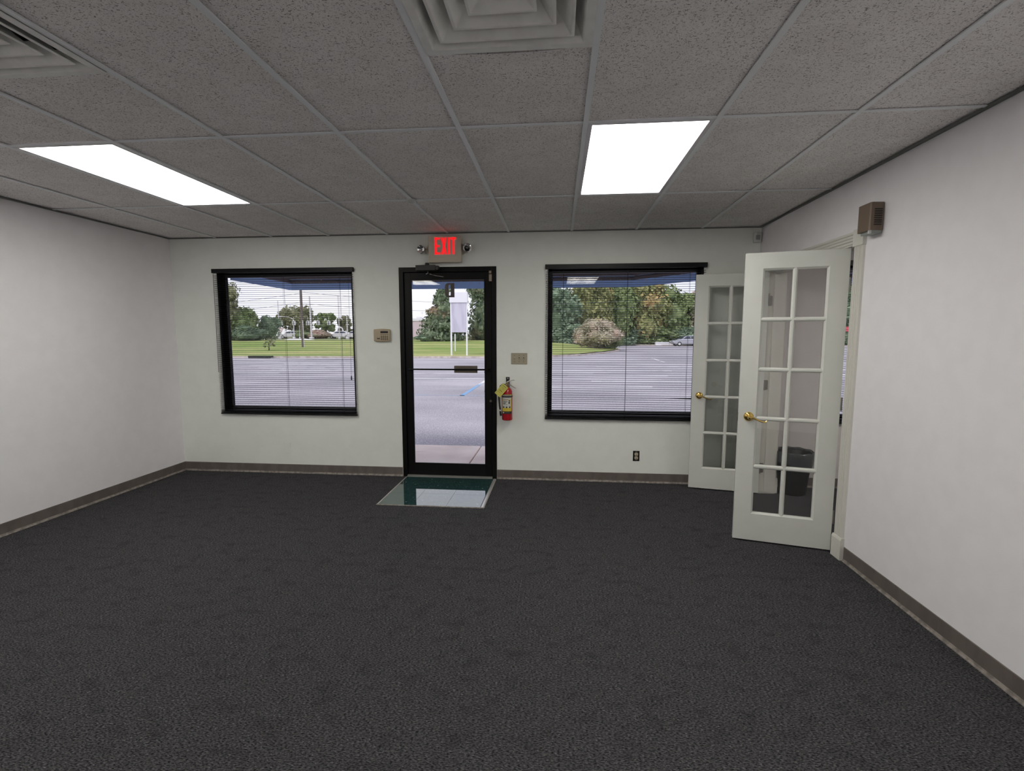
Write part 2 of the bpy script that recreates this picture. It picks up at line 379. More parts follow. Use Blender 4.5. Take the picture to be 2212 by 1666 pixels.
struct('wall_outer_cladding', wall_with_holes(XL-0.3, XO+0.3, -0.2, ROOF+0.5, [WIN1, DOOR, WIN2, WIN3], lambda m, l, r, p, q: m.box(l, r, D+WT, D+WT+0.02, p, q)), ext_m,
       'thin outer stucco skin of the shop front', 'wall')

# ceiling: suspended grid with lay-in tiles, every tile a part
ceil = bpy.data.objects.new('ceiling', None); COL.objects.link(ceil)
tag(ceil, 'suspended ceiling of speckled grey tiles in a metal grid', 'ceiling', kind='structure'); ceil.location = (0, 0, H)
cols = [XL]+[L0+k*T for k in range(9)]+[XR]
R1 = D-1.186
rows = [D, R1, R1-2*T, R1-4*T, R1-6*T, YR+0.005]
LAMPS = [(1, 1), (6, 1), (1, 3), (6, 3)]     # (column between tees, row)
VENTS = [(2, 2), (5, 2)]
meshes = {}
def piece(key, name, x0, x1, y0, y1, z0, z1, m):
    k = (name, round(x1-x0, 3), round(y1-y0, 3))
    if k not in meshes:
        hx, hy, hz = (x1-x0)/2, (y1-y0)/2, (z1-z0)/2
        meshes[k] = MB().box(-hx, hx, -hy, hy, -hz, hz).mesh(name, m)
    return link(name, meshes[k], ceil, loc=((x0+x1)/2, (y0+y1)/2, (z0+z1)/2))
for ci in range(10):
    for ri in range(5):
        x0, x1, y1, y0 = cols[ci], cols[ci+1], rows[ri], rows[ri+1]
        g = 0.003
        if (ci-1, ri) in LAMPS: continue
        if (ci-1, ri) in VENTS:
            y0 = y0+T
            bow = 0.024 if ci-1 == 5 else 0.007
            ed = [(x0+g+(x1-x0-2*g)*q/12, y0-0.002+bow*math.sin(PI*q/12)**0.8) for q in range(13)]
            obj('tile', MB().prism(ed+[(x1-g, y1-g), (x0+g, y1-g)], 2, 0.006, 0.022), tile_m, ceil)
            continue
        dz = random.choice((0, 0, 0, 0.0015))
        o = piece(0, 'tile', x0+g, x1-g, y0+g, y1-g, 0.006, 0.022, tile_m); o.location.z += dz
for k in range(9):
    x = L0+k*T
    piece(0, 'main_tee', x-0.012, x+0.012, YR+0.02, D, -0.0035, 0.003, tee_m)
for ri in range(1, 5):
    for ci in range(10):
        x0, x1 = cols[ci]+(0.012 if ci else 0), cols[ci+1]-(0.012 if ci < 9 else 0)
        piece(0, 'cross_tee', x0, x1, rows[ri]-0.009, rows[ri]+0.009, -0.0025, 0.003, tee_m)
piece(0, 'deck', XL, XR, YR, D, 0.25, 0.28, dark_m)
def trim(name, x0, x1, y0, y1, z0, z1, label):
    return tag(box(name, trimgrey_m, x0, x1, y0, y1, z0, z1), label, 'ceiling trim', kind='structure')
trim('trim_1', XL, XR, D-0.012, D, H-0.006, H+0.002, 'thin shade-painted wall angle where ceiling meets the shop-front wall')
trim('trim_2', XR-0.016, XR, YR, D-0.012, H-0.010, H+0.002, 'thin shade-painted wall angle where ceiling meets the wall with the glazed doors')
trim('trim_3', XL, XL+0.014, YR, D-0.012, H-0.008, H+0.002, 'thin shade-painted wall angle where ceiling meets the blank side wall')

# ceiling lights
def ceiling_light(x0, y0, lit, label, z=H):
    t = thing('ceiling_light', label, 'ceiling light', (x0+T/2, y0+T, z), group='recessed fluorescent ceiling lights')
    w, l = T-0.026, 2*T-0.022; hx, hy = w/2, l/2; f = 0.020
    fr = MB()
    fr.box(-hx, -hx+f, -hy, hy, -0.002, 0.03).box(hx-f, hx, -hy, hy, -0.002, 0.03).box(-hx+f, hx-f, -hy, -hy+f, -0.002, 0.03).box(-hx+f, hx-f, hy-f, hy, -0.002, 0.03)
    obj('frame', fr, lampframe_m, t)
    obj('housing', MB().box(-hx, hx, -hy, hy, 0.05, 0.12), lampframe_m, t)
    obj('diffuser', MB().box(-hx+f, hx-f, -hy+f, hy-f, 0.004, 0.010), lit, t)
    return t
lbl = {(1, 1): 'long lit fluorescent ceiling light nearest the blank white side wall, over the left window',
       (6, 1): 'squarish lit fluorescent ceiling light in front of the right window, with specks in its lens',
       (1, 3): 'fluorescent ceiling light behind the camera on the blank wall side', (6, 3): 'fluorescent ceiling light behind the camera on the glazed door side',
       (1, 5): 'rearmost fluorescent ceiling light on the blank wall side', (6, 5): 'rearmost fluorescent ceiling light on the glazed door side'}
lamps = {}
for (c, r) in LAMPS:
    lamps[(c, r)] = ceiling_light(L0+c*T, rows[r+1], lens_lit, lbl[(c, r)])
sp = MB()
for (x, y, r) in ((-0.235, -0.45, .006), (-0.225, -0.40, .005), (-0.245, -0.33, .005), (-0.20, -0.25, .004), (-0.21, -0.48, .004), (-0.185, -0.38, .005), (-0.22, -0.28, .003)):
    sp.box(x, x+r*1.8, y, y+r, 0.0032, 0.0040)
obj('dead_insects', sp, darkb_m, lamps[(6, 1)])['kind'] = 'stuff'
ceiling_light(3.3, 2.3, office_lit, 'unseen fluorescent light added to brighten the side office', z=H-0.03)  # added light, its fixture unseen, to lift the office wall

# ceiling vents: nested square louvres
def ceiling_vent(c, label):
    x0 = L0+c*T; y1 = rows[2]-T; y0 = y1-T
    t = thing('ceiling_vent', label, 'air vent', ((x0+x0+T)/2, (y0+y1)/2, H), group='square stepped air vents')
    def ring(a_out, z_out, a_in, z_in, lip, name):
        mb = MB(); th = 0.004
        # sloping frustum ring + a flat lip round its outer lower edge
        def sq(a, z): return [(-a, -a, z), (a, -a, z), (a, a, z), (-a, a, z)]
        v = sq(a_out+lip, z_out)+sq(a_out, z_out)+sq(a_in, z_in)+sq(a_in, z_in+th)+sq(a_out, z_out+th)+sq(a_out+lip, z_out+th)
        fs = []
        for k in range(5):
            for i in range(4): fs.append((k*4+i, k*4+(i+1) % 4, (k+1)*4+(i+1) % 4, (k+1)*4+i))
        for i in range(4): fs.append((20+i, 20+(i+1) % 4, (i+1) % 4, i))
        mb.add(v, fs)
        return obj(name, mb, vent_m, t, bevel=0.002)
    ring(0.262, -0.008, 0.232, 0.050, 0.030, 'frame')
    for a, z in ((0.218, -0.002), (0.158, 0.002), ):
        ring(a, z-0.004, a-0.050, z+0.050, 0.011, 'louvre')
    ring(0.100, 0.004, 0.070, 0.026, 0.009, 'louvre')
    obj('centre_pan', MB().box(-0.071, 0.071, -0.071, 0.071, 0.024, 0.028), vent_m, t)
    obj('duct', MB().box(-0.29, 0.29, -0.29, 0.29, 0.12, 0.2).box(-0.295, -0.285, -0.29, 0.29, 0.0, 0.2).box(0.285, 0.295, -0.29, 0.29, 0.0, 0.2).box(-0.29, 0.29, -0.295, -0.285, 0.0, 0.2).box(-0.29, 0.29, 0.285, 0.295, 0.0, 0.2), dark_m, t)
    return t
ceiling_vent(5, 'square stepped ceiling vent in front of the lit panel, cut by the top edge')
ceiling_vent(2, 'square stepped ceiling vent in the top corner beside the blank wall')
tag(obj('ceiling_sensor', MB().lathe([(0.0, -0.022), (0.022, -0.02), (0.034, -0.010), (0.036, 0.0)], 14), whitep_m, loc=(-1.095, 3.63, H-0.003)), 'small white knob on the ceiling grid near the exit sign', 'sensor')

# skirting
def baseboard(name, p0, p1, nrm, label):
    p0, p1, n = Vector((*p0, 0)), Vector((*p1, 0)), Vector((*nrm, 0)); d = p1-p0
    t = thing(name, label, 'baseboard', p0, kind='structure')
    def ext(prof):
        k = len(prof); vs = [tuple(n*a+Vector((0, 0, z))) for a, z in prof]+[tuple(d+n*a+Vector((0, 0, z))) for a, z in prof]
        return MB().add(vs, [tuple(range(k)), tuple(range(2*k-1, k-1, -1))]+[(i, (i+1) % k, (i+1) % k+k, i+k) for i in range(k)])
    obj('board', ext([(0, 0.0005), (0.004, 0.0005), (0.004, 0.094), (0.002, 0.097), (0, 0.097)]), base_m, t)
    obj('toe', ext([(0.004, 0.0005), (0.013, 0.0005), (0.0125, 0.004), (0.007, 0.010), (0.004, 0.019)]), toe_m, t)
baseboard('baseboard_left', (XL, YR), (XL, D), (1, 0), 'taupe vinyl baseboard along the blank side wall')
baseboard('baseboard_front', (XL, D), (-1.608, D), (0, -1), 'taupe vinyl baseboard under the left window')
baseboard('baseboard_front', (-0.610, D), (XR, D), (0, -1), 'taupe vinyl baseboard between the entrance door and the glazed doors')
baseboard('baseboard_right', (XR, YR), (XR, 3.232), (-1, 0), 'taupe vinyl baseboard running towards us from the glazed doors')
baseboard('baseboard_office', (XR+RT, D), (XO, D), (0, -1), 'brown baseboard behind the bin in the side office')

# ------------------------------------------------------------------ windows with mini blinds
def window(n, op, label):
    x0, x1, z0, z1 = op
    w = thing('window_%d' % n, label, 'window', ((x0+x1)/2, D, z0), kind='structure')
    hx = (x1-x0)/2; h = z1-z0
    fr = MB()
    a, b_ = 0.004, WT
    fr.box(-hx, -hx+0.006, a, b_, 0, h).box(hx-0.006, hx, a, b_, 0, h).box(-hx, hx, a, b_, 0, 0.006).box(-hx, hx, a, b_, h-0.006, h)
    obj('reveal', fr, black_m, w)
    fm = MB(); q = 0.044; c, d = 0.070, 0.115
    fm.box(-hx+0.006, -hx+q, c, d, 0.006, h-0.006).box(hx-q, hx-0.006, c, d, 0.006, h-0.006).box(-hx+q, hx-q, c, d, 0.006, q).box(-hx+q, hx-q, c, d, h-q, h-0.006)
    obj('window_frame', fm, black_m, w, bevel=0.002)
    obj('pane', MB().box(-hx+q, hx-q, 0.090, 0.096, q, h-q), glass_m, w)
    return w
window(1, WIN1, 'black framed window behind a mini blind, left of the glass entrance door')
window(2, WIN2, 'black framed window behind a mini blind, right of the fire extinguisher')
window(3, WIN3, 'window with a blind in the side office, glimpsed past the door hinge edge')
SL = {}
def slat_mesh(wd):
    k = round(wd, 3)
    if k not in SL:
        n = 4; vs = []; fs = []
        for s_ in (0, 1):
            for i in range(n+1):
                u = -1+2*i/n; y = 0.0125*u; z = 0.0020*(1-u*u)-0.0012*u*0.35
                vs += [(-wd/2 if s_ == 0 else wd/2, y, z+0.0004), (-wd/2 if s_ == 0 else wd/2, y, z-0.0004)]
        o_ = 2*(n+1)
        for i in range(n):
            for q in (0, 1): fs.append((2*i+q, 2*i+2+q, o_+2*i+2+q, o_+2*i+q))
        fs += [(0, 1, o_+1, o_), (2*n, 2*n+1, o_+2*n+1, o_+2*n)]
        SL[k] = MB().add(vs, fs).mesh('slat', slat_m)
    return SL[k]
def blind(op, label, cords, wand_side, bent=None):
    x0, x1, z0, z1 = op; x0 -= 0.022; x1 += 0.016; wd = x1-x0; xc = (x0+x1)/2; hx = wd/2
    y = D-0.020
    t = thing('window_blind', label, 'blind', (xc, y, z0-0.03), group='black mini blinds')
    base = z0-0.03
    obj('headrail', MB().box(-hx-0.006, hx+0.006, -0.019, 0.0185, z1-base-0.012, z1-base+0.030), slat_m, t, bevel=0.002)
    obj('bottom_rail', MB().box(-hx, hx, -0.013, 0.013, 0.002, 0.014), slat_m, t, bevel=0.002)
    me = slat_mesh(wd-0.004); zz = 0.052; k = 0
    top = z1-base-0.020
    for q in (0.020, 0.026, 0.032, 0.040):
        link('slat', me, t, loc=(0, 0, q))
    while zz < top:
        o = link('slat', me, t, loc=(random.uniform(-0.0015, 0.0015), 0, zz))
        o.rotation_euler = (0.03+random.uniform(-0.012, 0.012), random.uniform(-0.0004, 0.0004), 0)
        if bent and abs(zz+base-bent) < 0.0108:
            tw = MB()
            for xx, an in ((-wd/2, 0.03), (wd*0.22, 0.04), (wd*0.30, 0.12), (wd/2, 0.62)):
                for u, h_ in ((-0.0125, 0), (0, 0.002), (0.0125, 0), (0.0125, -0.0008), (0, 0.0012), (-0.0125, -0.0008)):
                    tw.v.append((xx, u*math.cos(an)-h_*math.sin(an), u*math.sin(an)+h_*math.cos(an)))
            for q in range(3):
                for w_ in range(6): tw.f.append((q*6+w_, q*6+(w_+1) % 6, q*6+6+(w_+1) % 6, q*6+6+w_))
            o.data = tw.mesh('slat', slat_m); o.rotation_euler = (0, 0, 0)
        zz += 0.0215; k += 1
    for cx in cords:
        cb = MB()
        for yy in (-0.0135, 0.0135):
            cb.tube([(cx-xc, yy, 0.008), (cx-xc, yy, top+0.01)], 0.0009, 4)
        cb.tube([(cx-xc+0.004, 0, 0.008), (cx-xc+0.004, 0, top+0.01)], 0.0009, 4)
        obj('ladder_cord', cb, cord_m, t)
    wx = x0+0.018-xc if wand_side < 0 else x1-0.03-xc
    obj('tilt_wand', MB().tube([(wx, -0.024, top), (wx-0.004, -0.026, top-1.02)], 0.0035, 6), wand_m, t)
    cx = x1-0.042-xc
    cd = MB().tube([(cx, -0.022, top), (cx, -0.022, 0.42)], 0.0012, 4)
    cd.tube([(cx, -0.022, 0.425), (cx, -0.022, 0.405), (cx, -0.022, 0.375)], [0.003, 0.007, 0.006], 8)
    obj('pull_cord', cd, cord_m, t)
    return t
blind(WIN1, 'black slatted mini blind left of the glass entrance door', (-3.43, -2.815, -2.215), -1)
blind(WIN2, 'black slatted mini blind right of the fire extinguisher, one slat hanging askew', (0.045, 0.66, 1.24), -1, bent=0.865)
blind(WIN3, 'black mini blind of the side office, a sliver seen past the door hinge edge', (2.72, 3.3, 3.95), -1)

# ------------------------------------------------------------------ entrance door (door_1)
d1 = thing('door_1', 'black aluminium framed glass entrance door under the exit sign', 'door', ((DOOR[0]+DOOR[1])/2, D, 0), kind='structure')
hx = (DOOR[1]-DOOR[0])/2; ht = DOOR[3]
f = MB().box(-hx, -hx+0.045, -0.006, WT, 0, ht).box(hx-0.045, hx, -0.006, WT, 0, ht).box(-hx+0.045, hx-0.045, -0.006, WT, ht-0.048, ht)
f.box(-hx+0.045, -hx+0.058, 0.062, WT, 0, ht-0.048).box(hx-0.058, hx-0.045, 0.062, WT, 0, ht-0.048).box(-hx+0.045, hx-0.045, 0.062, WT, ht-0.062, ht-0.048)
obj('door_frame', f, black_m, d1, bevel=0.0015)
gx = 0.380
lf = MB(); a, b_ = 0.014, 0.058
lf.box(-hx+0.049, -gx, a, b_, 0.018, ht-0.052).box(gx, hx-0.049, a, b_, 0.018, ht-0.052).box(-gx, gx, a, b_, 0.018, 0.138).box(-gx, gx, a, b_, 2.031, ht-0.052)
leaf = obj('leaf', lf, black_m, d1, bevel=0.0015)
bead = MB().box(-gx, -gx+0.010, 0.010, 0.026, 0.138, 2.031).box(gx-0.010, gx, 0.010, 0.026, 0.138, 2.031).box(-gx+0.01, gx-0.01, 0.010, 0.026, 0.138, 0.146).box(-gx+0.01, gx-0.01, 0.010, 0.026, 2.023, 2.031)
obj('glazing_bead', bead, black_m, d1)
obj('pane', MB().box(-gx, gx, 0.033, 0.039, 0.138, 2.031), glass_m, d1)
obj('threshold', MB().prism([(-0.03, 0.0), (WT, 0.0), (WT, 0.017), (0.0, 0.017), (-0.024, 0.004)], 0, -hx+0.046, hx-0.046), alu_m, d1)
pb = obj('push_bar', MB().tube([(-gx-0.02, -0.032, 1.128), (gx+0.02, -0.032, 1.128)], 0.0085, 10).box(-gx-0.035, -gx-0.012, -0.036, 0.014, 1.118, 1.138).box(gx+0.012, gx+0.035, -0.036, 0.014, 1.118, 1.138), black_m, d1)
obj('push_plate', MB().box(0.064, 0.302, -0.020, -0.014, 1.093, 1.166), bronze_m, d1, bevel=0.002)
obj('pull_handle', MB().tube([(gx-0.012, 0.060, 0.90), (gx-0.012, 0.095, 0.91), (gx-0.012, 0.095, 1.09), (gx-0.012, 0.060, 1.10)], 0.010, 8), plate_m, d1)
obj('lock_cylinder', MB().lathe([(0, 0), (0.011, 0), (0.014, 0.004), (0.014, 0.012)], 16, Matrix.Translation((0.432, 0.002, 0.806)) @ Matrix.Rotation(-PI/2, 4, 'X')), bronze_m, d1)
# suite letter seen from behind through the glass
ol = [(0.052, 0), (0.052, 0.142), (-0.018, 0.142), (-0.040, 0.128), (-0.046, 0.10), (-0.046, 0.04), (-0.040, 0.014), (-0.018, 0)]
il = [(0.012, 0.018), (0.012, 0.124), (-0.006, 0.124), (-0.009, 0.112), (-0.009, 0.09), (-0.009, 0.05), (-0.009, 0.03), (-0.006, 0.018)]
dl = MB(); n = len(ol)
vs = [(x, 0, z) for x, z in ol]+[(x, 0, z) for x, z in il]+[(x, 0.002, z) for x, z in ol]+[(x, 0.002, z) for x, z in il]
fs = []
for i in range(n):
    j = (i+1) % n
    fs += [(i, j, n+j, n+i), (2*n+i, 2*n+j, 3*n+j, 3*n+i), (i, j, 2*n+j, 2*n+i), (n+i, n+j, 3*n+j, 3*n+i)]
dl.add([(x+0.012, y+0.0395, z+1.853) for x, y, z in vs], fs)
obj('suite_letter', dl, bronze_m, d1)
cl = obj('door_closer', MB().box(-0.30, -0.10, -0.075, -0.006, 2.108, 2.160).box(-0.10, -0.072, -0.070, -0.01, 2.114, 2.155).lathe([(0.0, 0.03), (0.018, 0.03), (0.02, 0.026), (0.02, 0)], 14, Matrix.Translation((-0.19, -0.04, 2.155))), mat('closer case', (0.035, 0.032, 0.028), 0.45), d1, bevel=0.003)
obj('closer_arm', MB().tube([(-0.185, -0.045, 2.108), (-0.18, -0.047, 2.088), (-0.20, -0.052, 2.072), (-0.175, -0.056, 2.083)], 0.006, 8).tube([(-0.165, -0.05, 2.074), (-0.10, -0.03, 2.058), (-0.04, 0.006, 2.052)], 0.006, 8), chrome_m, d1)
obj('alarm_contact', MB().box(0.421, 0.449, -0.006, 0.014, 2.004, 2.073).box(0.422, 0.448, -0.020, -0.006, 2.080, 2.104), mat('tan contact', (0.36, 0.31, 0.235), 0.5), d1, bevel=0.002)

# vinyl tile landing inside the entrance
mt = thing('entrance_landing', 'glossy teal vinyl tile landing inset in the carpet before the entrance door', 'floor tile', (-1.09, 4.38, 0.0))
MX0, MX1, MY0, MY1 = -0.468, 0.462, -0.405, 0.425
obj('bed', MB().box(MX0, MX1, MY0, MY1, 0.0005, 0.002), grout_m, mt)
jx = [MX0+0.006, -1.249+1.09, -0.950+1.09, MX1-0.022]; jy = [MY0+0.004, 4.295-4.38, 4.600-4.38, MY1]
for i in range(3):
    for j in range(3):
        o = box('tile', vinyl_m, jx[i]+0.0009, jx[i+1]-0.0009, jy[j]+0.0009, jy[j+1]-0.0009, 0.002, 0.005+random.uniform(0, 0.0003), mt)
obj('edge_strip', MB().prism([(MX0-0.010, 0.0005), (MX0+0.006, 0.0005), (MX0+0.006, 0.0075), (MX0-0.004, 0.0075)], 1, MY0, MY1), strip_m, mt)
obj('edge_strip', MB().prism([(MX1-0.020, 0.0005), (MX1+0.012, 0.0005), (MX1+0.004, 0.0085), (MX1-0.016, 0.0075)], 1, MY0, MY1), strip_m, mt)
obj('edge_strip', MB().prism([(MY0-0.007, 0.0005), (MY0+0.003, 0.0005), (MY0+0.002, 0.0065), (MY0-0.004, 0.0055)], 0, MX0-0.01, MX1+0.008), toe_m, mt)

# ------------------------------------------------------------------ french doors
LW, LZ0, LZ1, LTH = 0.611, 0.012, 2.029, 0.035
def french_leaf(name, label, hinge, ang, flip):
    """local x runs from hinge to free edge, local y is depth; the leaf body spans y from 0 to LTH (or -LTH)"""
    t = thing(name, label, 'door', (hinge[0], hinge[1], 0), ang, kind='structure')
    y0, y1 = (-LTH, 0.0) if not flip else (0.0, LTH)
    u0, u1 = LW-0.500, LW-0.110      # glazed field, local x
    z0, z1 = 0.207, 1.924
    st = MB().box(0, u0, y0, y1, LZ0, LZ1).box(u1, LW, y0, y1, LZ0, LZ1).box(u0, u1, y0, y1, LZ0, z0).box(u0, u1, y0, y1, z1, LZ1)
    obj('leaf', st, door_m, t)
    ym = (y0+y1)/2
    def bar(x0, x1, za, zb, vert):
        hw = (x1-x0)/2 if vert else (zb-za)/2
        prof = [(-hw, -0.006), (-hw*0.35, -0.0155), (hw*0.35, -0.0155), (hw, -0.006), (hw, 0.006), (hw*0.35, 0.0155), (-hw*0.35, 0.0155), (-hw, 0.006)]
        if vert:
            c = (x0+x1)/2; return MB().prism([(c+a, ym+b_) for a, b_ in prof], 2, za, zb)
        c = (za+zb)/2; return MB().prism([(ym+b_, c+a) for a, b_ in prof], 0, x0, x1)
    uc = (u0+u1)/2; pitch = (z1-z0)/5
    obj('muntin', bar(uc-0.015, uc+0.015, z0, z1, True), door_m, t)
    for k in range(1, 5):
        z = z0+pitch*k
        obj('muntin', bar(u0, uc-0.005, z-0.015, z+0.015, False), door_m, t)
        obj('muntin', bar(uc+0.005, u1, z-0.015, z+0.015, False), door_m, t)
    # bevelled sticking round the field, both faces
    sk = MB(); w = 0.013
    for sgn, yf in ((1, y1), (-1, y0)):
        yi = ym+sgn*0.006
        for (a, b_, c, d_) in (((u0, z0), (u1, z0), (u1-w, z0+w), (u0+w, z0+w)), ((u1, z0), (u1, z1), (u1-w, z1-w), (u1-w, z0+w)),
                               ((u1, z1), (u0, z1), (u0+w, z1-w), (u1-w, z1-w)), ((u0, z1), (u0, z0), (u0+w, z0+w), (u0+w, z1-w))):
            sk.add([(a[0], yf, a[1]), (b_[0], yf, b_[1]), (c[0], yi, c[1]), (d_[0], yi, d_[1]), (a[0], ym, a[1]), (b_[0], ym, b_[1]), (c[0], ym, c[1]), (d_[0], ym, d_[1])],
                   [(0, 1, 2, 3), (3, 2, 6, 7), (0, 4, 5, 1), (0, 3, 7, 4), (1, 5, 6, 2), (4, 7, 6, 5)])
    obj('sticking', sk, door_m, t)
    for k in range(5):
        za, zb = z0+pitch*k, z0+pitch*(k+1)
        for xa, xb in ((u0, uc), (uc, u1)):
            obj('pane', MB().box(xa+0.002, xb-0.002, ym-0.002, ym+0.002, za+0.002, zb-0.002), doorglass_m, t)
    # lever handles on both faces
    for sgn, yf in ((1, y1), (-1, y0)):
        hxp, hz = LW-0.066, 0.906 if not flip else 0.884
        M = Matrix.Translation((hxp, yf, hz)) @ Matrix.Rotation(-sgn*PI/2, 4, 'X')
        hd = MB().lathe([(0, 0.016), (0.012, 0.016), (0.024, 0.013), (0.031, 0.006), (0.033, 0.0)], 22, M)
        hd.lathe([(0.011, 0.012), (0.010, 0.040), (0.013, 0.048), (0.010, 0.056), (0, 0.058)], 14, M)
        y = yf+sgn*0.047
        hd.tube([(hxp, y, hz), (hxp-0.025, y+sgn*0.003, hz-0.002), (hxp-0.055, y+sgn*0.003, hz-0.016), (hxp-0.085, y-sgn*0.002, hz-0.027), (hxp-0.103, y-sgn*0.008, hz-0.027), (hxp-0.110, y-sgn*0.010, hz-0.019)],
                [0.0085, 0.0075, 0.006, 0.0055, 0.005, 0.004], 10)
        obj('lever_handle', hd, brass_m, t)
    obj('latch_plate', MB().box(LW-0.0005, LW+0.0012, ym-0.011, ym+0.011, 0.87, 0.93), brassd_m, t)
    for z in (1.80, 1.02, 0.245):
        hg = MB().tube([(-0.006, y1 if flip else y1, z-0.045), (-0.006, y1, z+0.045)], 0.0055, 8)
        hg.box(-0.0015, 0.0, y0+0.004, y1, z-0.045, z+0.045)
        obj('hinge', hg, steel_m, t)
    return t
# near leaf: its room face is turned to us; far leaf: its office face
A1, A2 = 2.894, 2.940
french_leaf('door_2', 'near white glazed door leaf with ten panes standing open towards us', (1.866, 3.371), A1, False)
french_leaf('door_3', 'far white glazed door leaf partly behind the near leaf, beside the right window', (1.866-0.0, 4.580), A2, False)

# casing of the double door
cs = thing('door_casing', 'cream fluted casing with plain corner blocks around the open glazed doors', 'door casing', (XR, 3.98, 0), kind='structure')
def casing_set(sgn, x):
    """sgn -1: room side, +1: office side"""
    def fl(w):
        n = 4; pts = [(-w/2, 0), (w/2, 0), (w/2, 0.014)]
        g = w*0.86/n
        for i in range(n):
            a = w*0.43-g*i
            pts += [(a, 0.017), (a-g*0.3, 0.0185), (a-g*0.55, 0.0185), (a-g*0.78, 0.011), (a-g*0.9, 0.012)]
        pts += [(-w/2+0.002, 0.017), (-w/2, 0.014)]
        return pts
    yn, yf = 3.288, 4.672; w = 0.092
    for yc in (yn, yf):
        obj('side_casing', MB().prism([(x+sgn*d, yc+a-3.98) for a, d in fl(w)], 2, 0.148, 2.03), casing_m, cs)
        obj('plinth_block', MB().box(min(x, x+sgn*0.026), max(x, x+sgn*0.026), yc-0.053-3.98, yc+0.053-3.98, 0.001, 0.135).prism([(x, 0.135), (x+sgn*0.026, 0.135), (x+sgn*0.020, 0.150), (x, 0.152)], 1, yc-0.053-3.98, yc+0.053-3.98), casing_m, cs, bevel=0.0015)
        obj('corner_block', MB().box(min(x, x+sgn*0.024), max(x, x+sgn*0.024), yc-0.053-3.98, yc+0.053-3.98, 2.03, 2.135), casing_m, cs, bevel=0.002)
    obj('head_casing', MB().prism([(x+sgn*d, 2.082+a) for a, d in fl(w)], 1, yn+0.053-3.98, yf-0.053-3.98), casing_m, cs)
casing_set(-1, 0.0); casing_set(1, RT)
jm = MB().box(0, RT, JN-3.98, JN+0.016-3.98, 0, 2.05).box(0, RT, JF-0.016-3.98, JF-3.98, 0, 2.05).box(0, RT, JN+0.016-3.98, JF-0.016-3.98, 2.034, 2.05)
obj('jamb', jm, casing_m, cs)
obj('door_stop', MB().box(0.045, 0.085, JF-0.028-3.98, JF-0.016-3.98, 0.02, 2.034).box(0.045, 0.085, JN+0.016-3.98, JN+0.026-3.98, 0.02, 2.034).box(0.045, 0.085, JN+0.026-3.98, JF-0.028-3.98, 2.022, 2.034), casing_m, cs)
for z in (1.78, 1.02, 0.245):
    obj('hinge_leaf', MB().prism([(0.002, z-0.045), (0.030, z-0.045), (0.036, z-0.038), (0.036, z+0.038), (0.030, z+0.045), (0.002, z+0.045)], 1, JF-0.0175-3.98, JF-0.0158-3.98), steel_m, cs)

# ------------------------------------------------------------------ things on the walls
# exit sign
ex = thing('exit_sign', 'ivory emergency exit sign with glowing red letters and two lamp heads over the entrance', 'exit sign', (-1.112, D, 2.312))
obj('back_plate', MB().prism([(0.20*math.cos(t)*1.0, 0.098*math.sin(t)) for t in [2*PI*i/28 for i in range(28)]], 1, -0.022, -0.001), exit_m, ex, bevel=0.003)
obj('housing', MB().prism([(-0.163, -0.128), (0.158, -0.128), (0.163, -0.120), (0.163, 0.122), (0.158, 0.127), (-0.163, 0.127)], 1, -0.066, -0.015), exit_m, ex, bevel=0.006)
obj('lower_panel', MB().box(-0.160, 0.160, -0.0685, -0.064, -0.124, -0.078), exit_m, ex, bevel=0.002)
def letter(polys, rim, m, name, dy):
    mb = MB()
    for p in polys:
        mb.prism(p, 1, -0.068-dy, -0.0655)
    return obj(name, mb, m, ex)
def R_(x0, x1, z0, z1): return [(x0, z0), (x1, z0), (x1, z1), (x0, z1)]
zb, zt, e = -0.050, 0.108, 0.019
X0 = -0.100
def EXIT(g):
    """letter strokes grown by g"""
    a, b_ = zb-g, zt+g
    E_ = [R_(X0-g, X0+e+g, a, b_), R_(X0-g, X0+0.052+g, b_-e-2*g+0.002, b_), R_(X0-g, X0+0.048+g, 0.020-g, 0.037+g), R_(X0-g, X0+0.054+g, a, zb+0.017+g)]
    x = X0+0.064
    X_ = [[(x-g, b_), (x+0.020+g, b_), (x+0.057+g, a), (x+0.037-g, a)], [(x+0.037-g, b_), (x+0.055+g, b_), (x+0.020+g, a), (x+0.001-g, a)]]
    i0 = X0+0.131
    I_ = [R_(i0-g, i0+0.019+g, a, b_)]
    t0 = X0+0.160
    T_ = [R_(t0-g, t0+0.052+g, b_-0.018-2*g, b_), R_(t0+0.017-g, t0+0.036+g, a, b_)]
    return E_, X_, I_, T_
for pr in EXIT(0.003): letter(pr, 0, redrim_m, 'letter_edge', 0.0012)
for pr in EXIT(0.0): letter(pr, 0, red_e, 'letter', 0.0025)
for sx_ in (-1, 1):
    c = Vector((sx_*0.226-0.008, -0.050, 0.010 if sx_ > 0 else 0.004))
    aim = Vector((sx_*0.35, -1, -0.25 if sx_ < 0 else 0.02)).normalized()
    M = Matrix.Translation(c) @ aim.to_track_quat('Z', 'Y').to_matrix().to_4x4()
    hd = obj('lamp_head', MB().lathe([(0, -0.035), (0.022, -0.03), (0.036, -0.012), (0.043, 0.012), (0.043, 0.020), (0.040, 0.021), (0.030, 0.006), (0.012, -0.008), (0, -0.010)], 22, M), chrome_m, ex)
    obj('lamp_bulb', MB().sphere(c+aim*0.004, 0.008, 2), lens_m, hd)
    obj('lamp_neck', MB().tube([c-aim*0.03, (sx_*0.178, -0.018, 0.004)], 0.009, 8), exit_m, ex)
